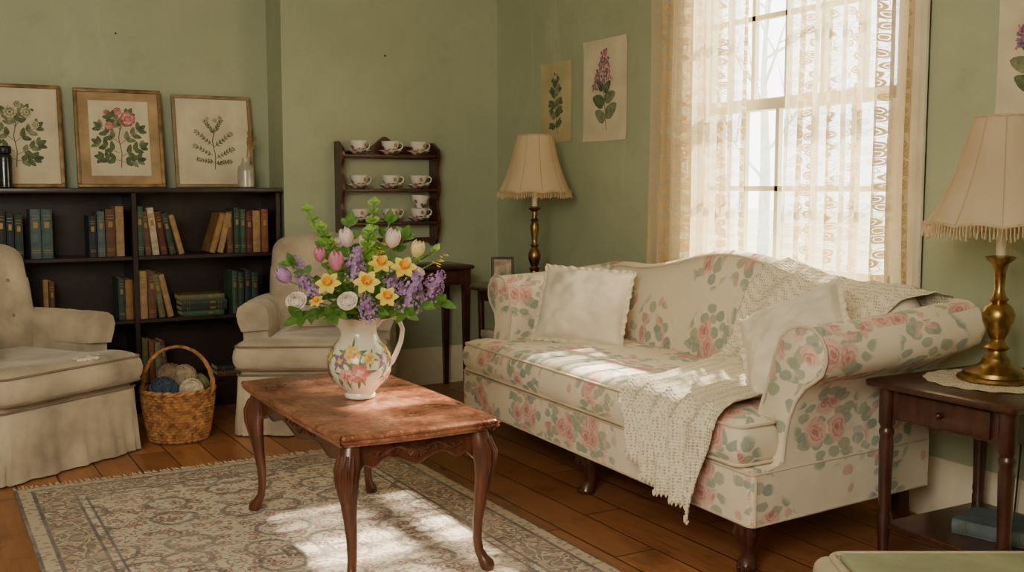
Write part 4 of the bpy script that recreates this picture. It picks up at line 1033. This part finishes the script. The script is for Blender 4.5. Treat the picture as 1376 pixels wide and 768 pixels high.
part('lower_rail', MB().prism([(-hw+.018, .05)]+[(-hw+.018+2*(hw-.018)*k/30, .01+.02*abs(sin(k*pi/10))) for k in range(31)]+[(hw-.018, .05)], lambda p: (p[0], -.012, p[1]), lambda p: (p[0], -.001, p[1])), REDW, hs)
cup0 = thing('teacup', 'x', 'teacup', (0, 0, -5), 0, 'rose sprigged teacups on the wall shelf')
K = 1.2
part('bowl', MB().lathe([(r*K, z*K) for r, z in [(.018, 0), (.020, .004), (.017, .008), (.030, .018), (.040, .034), (.044, .052), (.047, .060)]], 28).lathe([(r*K, z*K) for r, z in [(.0455, .060), (.040, .040), (.028, .018), (.004, .012)]], 28, cap=False), CHINA, cup0)
part('handle', MB().tube([Vector(p)*K for p in [(.040, 0, .050), (.055, 0, .054), (.064, 0, .044), (.060, 0, .028), (.046, 0, .020), (.036, 0, .022)]], .004, 7), CERAM, cup0)
sau0 = thing('saucer', 'x', 'saucer', (0, 0, -5), 0, 'rose sprigged saucers on the wall shelf')
part('dish', MB().lathe([(.028, 0), (.032, .002), (.056, .014), (.072, .024), (.071, .026), (.053, .016), (.030, .006)], 32), CHINA, sau0)
first = [True]
for ri, rn in enumerate(('lowest', 'middle', 'top')):
    for ci, cn in enumerate(('left', 'centre', 'right')):
        x = sc_+(-.19+.19*ci)+(.010 if ci == 1 else 0); y = WY-.076; z = .86+TZ[ri]+.0005
        lab = f'white rose-sprigged teacup at the {cn} of the {rn} shelf of the wall rack'; rr = (0, 0, random.uniform(-.6, .3))
        sl = f'white saucer under the {cn} cup on the {rn} shelf of the wall rack'
        if first[0]: cup0.location = (x, y, z+.0065); cup0.rotation_euler = rr; cup0['label'] = lab; sau0.location = (x, y, z); sau0['label'] = sl; first[0] = False
        else: dup(cup0, (x, y, z+.0065), rr, lab); dup(sau0, (x, y, z), (0, 0, 0), sl)
dup(cup0, (sc_+.195, WY-.076, .86+TZ[0]+.079), (0, radians(8), .4), 'white rose-sprigged teacup stacked on top of the lowest right cup')

# ---------------------------------------------------------------- small tables
dk = thing('console_table', 'dark wood console table against the green wall beneath the teacup shelf', 'table', (2.61, 5.74, 0))
part('tabletop', MB().slab(lambda i: rrect(.285-i, .18-i, .01, 2), [(.735, .006), (.739, 0), (.752, 0), (.758, .006)]), MAHOG, dk)
part('apron', MB().box(-.245, .245, -.145, .145, .64, .735), MAHOG, dk)
part('drawer_front', MB().rbox(-.19, .19, -.155, -.142, .652, .722, .004, 1), MAHOG, dk)
for x in (-.245, .245):
    for y in (-.14, .14): part('leg', MB().stack([[(x+a*p, y+a*q, z) for p, q in ((-1, -1), (1, -1), (1, 1), (-1, 1))] for z, a in ((.735, .022), (.62, .021), (0, .013))], 0, True, False), MAHOG, dk)
et = thing('round_end_table', 'small dark round end table between the sofa arm and the room corner', 'table', (2.90, 5.10, 0))
part('tabletop', MB().lathe([(.235, .655), (.25, .66), (.252, .668), (.246, .676), (.242, .678)], 48), MAHOG, et)
part('apron', MB().lathe([(.20, .60), (.205, .602), (.205, .655), (.20, .656)], 48), MAHOG, et)
part('lower_shelf', MB().lathe([(.195, .225), (.20, .23), (.20, .242), (.195, .246)], 48), MAHOG, et)
for k in range(4):
    a = pi/4+k*pi/2+.35; part('leg', MB().tube([(.185*cos(a), .185*sin(a), .62), (.18*cos(a), .18*sin(a), .3), (.20*cos(a), .20*sin(a), 0)], [.018, .015, .011], 10), MAHOG, et)
bx = thing('storage_box', 'small whitish box on the lower shelf of the round end table', 'box', (2.85, 5.08, .247), radians(20))
part('box_body', MB().rbox(-.12, .12, -.09, .09, 0, .15, .006, 2), mat('faded_grey_card', (164, 158, 140), .8), bx); part('lid', MB().rbox(-.125, .125, -.095, .095, .15, .19, .006, 2), mat('pale_card_lid', (190, 182, 160), .8), bx)
pf = thing('photo_frame', 'small dark standing photo frame on the round end table', 'photo frame', (2.80, 5.05, .679), radians(-20)); pf.rotation_euler = (radians(-10), 0, radians(-24))
m = MB()
for a, b_, c, d in ((-.062, .062, 0, .014), (-.062, .062, .146, .16), (-.062, -.048, .01, .15), (.048, .062, .01, .15)): m.rbox(a, b_, -.007, .007, c, d, .003, 1)
part('frame', m, MAHOG, pf)
part('photograph', MB().box(-.05, .05, -.002, .003, .012, .148), mat('sepia_photograph', (150, 134, 104), .4, var=.5, vs=22, bst=0), pf)
part('stand', MB().box(-.012, .012, .003, .008, .03, .14), BLACK, pf)
st = thing('side_table', 'dark mahogany side table with drawer and lower shelf beside the sofa arm', 'side table', (2.92, 2.105, 0))
TH = .61
part('tabletop', MB().slab(lambda i: rrect(.285-i, .268-i, .018, 3), [(TH-.026, .012), (TH-.022, .003), (TH-.014, 0), (TH-.005, 0), (TH, .008)]), MAHOG, st)
part('apron', MB().box(-.235, .235, -.218, .218, TH-.125, TH-.026), MAHOG, st)
dr = part('drawer_front', MB().rbox(-.247, -.232, -.165, .165, TH-.118, TH-.034, .005, 2), MAHOG, st); part('knob', MB().ell((-.258, 0, TH-.076), (.013, .011, .011), 12), MAHOG, dr)
part('lower_shelf', MB().rbox(-.235, .235, -.218, .218, .125, .145, .004, 1), MAHOG, st)
LP = [(.015, 0), (.017, .02), (.016, .06), (.019, .10), (.021, .165), (.018, .175), (.021, .19), (.019, .21), (.021, .30), (.023, .40), (.020, .425), (.024, .435), (.024, .445), (.019, .455), (.026, .47), (.026, .59)]
for x in (-.232, .232):
    for y in (-.215, .215): part('leg', MB().lathe(LP, 18, (x, y, 0)), MAHOG, st)
# doily
def doil(u, v):
    a = 2*pi*u; r = .205*v*(1+(.035*abs(sin(a*9)) if v > .85 else 0)); return (r*cos(a), r*sin(a), .001+.0012*sin(a*18)*v)
dy = tag(build('doily', MB().grid(lambda u, v: doil(u, .02+.98*v), 108, 10, cu=True), CROCH), 'round cream crocheted doily under the large brass lamp', 'doily'); dy.location = (2.95, 2.13, TH+.0015)
b1 = book('slate blue', 'blue-grey cloth book lying on the lower shelf of the side table', 'books on the side table shelf', .045, .25, .18, Matrix.Rotation(pi/2, 4, 'Y') @ Matrix.Translation((0, 0, -.125)), (2.82, 2.02, .145+.0235)); b1.rotation_euler = (0, 0, radians(-75))
# lamps
def lamp(label, loc, prof, mt_, sleeve, zs, r0, r1, h, shm, tassel=.035, cord=False):
    th = thing('table_lamp', label, 'table lamp', loc, 0, None)
    part('base', MB().lathe([p for p in prof if p[1] <= .0751], 40), mt_, th)
    part('column', MB().lathe([p for p in prof if p[1] >= .0649], 32), mt_, th)
    part('candle_sleeve', MB().lathe([(.014, sleeve), (.015, sleeve+.004), (.015, zs+.03), (.010, zs+.04)], 16), WAXW, th)
    part('bulb', MB().lathe([(.012, zs+.04), (.016, zs+.06), (.030, zs+.10), (.030, zs+.12), (.015, zs+.145), (.003, zs+.15)], 16), glassmat('frosted_bulb', (225, 220, 205), .2, .4), th)
    N = 96; nr = 10
    def f(u, v):
        a = 2*pi*u; t = 1-v; r = r0+(r1-r0)*(.70*t+.30*t**3.0)
        r *= 1+.024*abs(sin(a*nr/2))*t
        return (r*cos(a), r*sin(a), zs+h*v+.010*abs(sin(a*nr/2))*(1 if v == 0 else 0))
    sh = part('lamp_shade', MB().grid(f, N, 16, cu=True), shm, th, ang=80)
    m = MB()
    for k in range(nr): m.tube([Vector(f(k/nr, q/12))*1.0 for q in range(13)], .0020, 5)
    part('seam_tape', m, SEAM, sh); m = MB()
    m.tube([f(k/N, 0) for k in range(N)], .0045, 6, closed=True); m.tube([f(k/N, 1) for k in range(N)], .004, 6, closed=True)
    part('trim_braid', m, FRNG, sh)
    m = MB()
    nf = 130
    for k in range(nf):
        p = Vector(f(k/nf, .0)); L = tassel*random.uniform(.8, 1.15); d = Vector((p.x, p.y, 0)).normalized()
        m.tube([p+UP*.002, p+d*.002-UP*L*.5, p+d*.003+Vector((random.uniform(-.003, .003), random.uniform(-.003, .003), -L))], [.0024, .0022, .0030], 4)
    part('fringe', m, FRNG, sh)
    part('shade_ring', MB().tube([(r0*.98*cos(a_*pi/12), r0*.98*sin(a_*pi/12), zs+h-.01) for a_ in range(24)], .002, 5, closed=True).tube([(-r0*.98, 0, zs+h-.01), (r0*.98, 0, zs+h-.01)], .002, 5).tube([(0, 0, zs+.12), (0, 0, zs+h-.008)], .0022, 5), BRASSD, th)
    if cord: part('power_cord', MB().tube([(.09, .02, .006), (.16, .05, .004), (.242, .07, .006), (.262, .075, -.03), (.255, .08, -.3), (.248, .09, -.55), (.24, .12, -.602)], .003, 6), CORD, th)
RP = [(.112, 0), (.116, .006), (.112, .014), (.10, .018), (.098, .03), (.075, .042), (.055, .05), (.045, .062), (.040, .075), (.030, .085), (.026, .10), (.040, .112), (.028, .122), (.022, .14), (.034, .165), (.046, .20), (.050, .225), (.040, .25), (.022, .265), (.030, .275), (.020, .285), (.014, .31), (.018, .37), (.024, .395), (.042, .41), (.046, .418), (.018, .424)]
lamp('large brass candlestick lamp with dusty fringed shade on the side table doily', (2.955, 2.13, TH+.004), [(r, z*.925) for r, z in RP], BRASS, .391, .484, .092, .222, .335, SHADE2, .042, True)
lamp('slender brass column lamp with cream fringed shade behind the sofa arm', (3.0, 5.05, .680),
     [(.075, 0), (.078, .008), (.072, .018), (.05, .03), (.030, .045), (.024, .075), (.030, .09), (.018, .10), (.026, .115), (.034, .14), (.036, .165), (.026, .19), (.015, .205), (.024, .215), (.016, .225), (.015, .25), (.022, .29), (.026, .32), (.016, .345), (.026, .355), (.014, .365), (.013, .40), (.032, .415), (.034, .422), (.012, .43)], BRASSD, .43, .505, .098, .200, .311, SHADE, .034)

# ---------------------------------------------------------------- wicker basket with yarn
BC = Vector((1.095, 5.22, 0))
bk_ = thing('wicker_basket', 'golden wicker basket with tall loop handle on the floor between the armchairs', 'basket', BC, radians(-20))
def br(z): return .128+.036*min(1, z/.2)**.8
m = MB(); n = 28
for k in range(16):
    z = .012+k*.0145; pts = []
    for i in range(n*4): a = 2*pi*i/(n*4); pts.append(((br(z)+.005*sin(a*n+(k % 2)*pi))*cos(a), (br(z)+.005*sin(a*n+(k % 2)*pi))*sin(a), z))
    m.tube(pts, .0078, 5, closed=True)
part('woven_side', m, WICK, bk_)
m = MB()
for i in range(n): a = 2*pi*(i+.25)/n; m.tube([(br(z)*cos(a), br(z)*sin(a), z) for z in (.004, .08, .16, .245)], .005, 5)
part('stakes', m, WICK, bk_); part('lining', MB().lathe([(.115, .006), (.122, .01), (.148, .15), (.156, .235)], 32, cap=False).lathe([(.002, .008), (.12, .008)], 32, cap=False), WICKD, bk_)
m = MB()
for ph in (0, pi): m.tube([((.168+.006*cos(i*.9+ph))*cos(2*pi*i/84), (.168+.006*cos(i*.9+ph))*sin(2*pi*i/84), .246+.006*sin(i*.9+ph)) for i in range(84)], .0085, 6, closed=True)
part('rim', m, WICK, bk_)
m = MB()
for ph in (0, 2.1, 4.2): m.tube([((.166+.006*cos(i*.8+ph))*cos(pi*i/40), .006*sin(i*.8+ph), .235+.215*sin(pi*i/40)**.9) for i in range(41)], .007, 6)
part('handle', m, WICK, bk_)
def yarn(colr, name, label, off, r):
    my = mat('yarn_'+name, colr, .95, var=.15, vs=30, bs=160, bst=.6)
    th = thing('yarn_ball', label, 'yarn ball', BC+Vector(off), 0, 'balls of yarn in the wicker basket')
    part('core', MB().ell((0, 0, 0), r*.93, 16), my, th)
    m = MB(); ax = UP
    for k in range(26):
        ax = Vector((random.gauss(0, 1), random.gauss(0, 1), random.gauss(0, 1))).normalized() if k % 4 == 0 else (Matrix.Rotation(.16, 3, ax.orthogonal()) @ ax)
        u = ax.orthogonal().normalized(); w = ax.cross(u)
        m.tube([(u*cos(2*pi*i/22)+w*sin(2*pi*i/22))*r*.97+ax*(((k % 4)-1.5)*r*.16) for i in range(22)], .0032, 4, closed=True)
    part('wound_strand', m, my, th)
yarn((62, 80, 96), 'blue_grey', 'dark slate blue ball of yarn at the front left of the basket', (-.075, -.045, .250), .066)
yarn((142, 118, 94), 'taupe', 'taupe brown ball of yarn at the back of the basket', (-.02, .055, .295), .066)
yarn((200, 186, 158), 'cream', 'cream ball of yarn at the front right of the basket', (.05, -.065, .245), .055)
yarn((166, 148, 120), 'beige', 'beige ball of yarn in the middle of the basket', (.035, .01, .302), .056)
yarn((128, 128, 84), 'olive', 'olive green ball of yarn at the right edge of the basket', (.105, .03, .255), .05)

# ---------------------------------------------------------------- upholstered stool in the near corner
fs = thing('footstool', 'pale green upholstered footstool with cream border in the near right corner', 'footstool', Vector((1.96, 1.20, 0))-Rv*.070+Fv*.01, -YAW)
STG = mat('pale_green_damask', (146, 148, 112), .85, var=.12, vs=8, bs=60, bst=.3); STC = mat('cream_stool_border', (186, 172, 142), .85, var=.1)
part('padded_box', MB().rbox(-.40, .40, -.22, .22, .17, .432, .03, 4), STC, fs)
part('seat_pad', MB().rbox(-.35, .35, -.18, .18, .425, .447, .0095, 3), STG, fs)
part('piping', MB().tube([(x, y, .435) for x, y in rrect(.365, .195, .03, 5)], .008, 8, closed=True), STC, fs)
for x in (-.34, .34):
    for y in (-.17, .17): part('leg', MB().lathe([(.014, 0), (.02, .02), (.018, .08), (.026, .17)], 14, (x, y, 0)), MAHOG, fs)

# ---------------------------------------------------------------- light
w = bpy.data.worlds.new('World'); S.world = w; w.use_nodes = True; t = w.node_tree
bg = t.nodes['Background']
tc = nd(t, 'ShaderNodeTexCoord').outputs['Generated']; nn = nz(t, nd(t, 'ShaderNodeMapping', {'Vector': tc, 'Scale': (6, 6, 1.5)}).outputs[0], 2.0, 4)
t.links.new(ramp(t, nn, [(.35, (.94, .95, .94, 1)), (.6, (1, .98, .93, 1))]), bg.inputs[0]); bg.inputs[1].default_value = 9.5
def lamp_obj(name, kind, loc, d, **k):
    l = bpy.data.lights.new(name, kind); o = bpy.data.objects.new(name, l); COL.objects.link(o); o.location = loc
    o.rotation_euler = Vector(d).to_track_quat('-Z', 'Y').to_euler()
    for a, b in k.items(): setattr(l, a, b)
    return o
lamp_obj('sunlight', 'SUN', (6, 4, 5), (-.75, -.07, -.64), energy=32, angle=radians(1.5), color=(1, .88, .70))
p = lamp_obj('window_portal', 'AREA', (WX+.16, (W0+W1)/2, (Z0+Z1)/2), (-1, 0, 0), shape='RECTANGLE', size=1.24, size_y=1.6)
try: p.data.cycles.is_portal = True
except Exception: COL.objects.unlink(p)
lamp_obj('fill_light', 'AREA', (-.9, .2, 2.1), (.42, .92, -.20), shape='RECTANGLE', size=1.6, size_y=1.4, energy=112, color=(1, .92, .79))  # unseen soft fill lamp added behind and left of the camera to brighten the room
cam = bpy.data.cameras.new('camera'); co_ = bpy.data.objects.new('camera', cam); COL.objects.link(co_)
co_.location = EYE; co_.rotation_euler = (pi/2-PIT, 0, -YAW); cam.sensor_width = 36; cam.lens = FPX/1376*36; cam.clip_start = .02
S.camera = co_
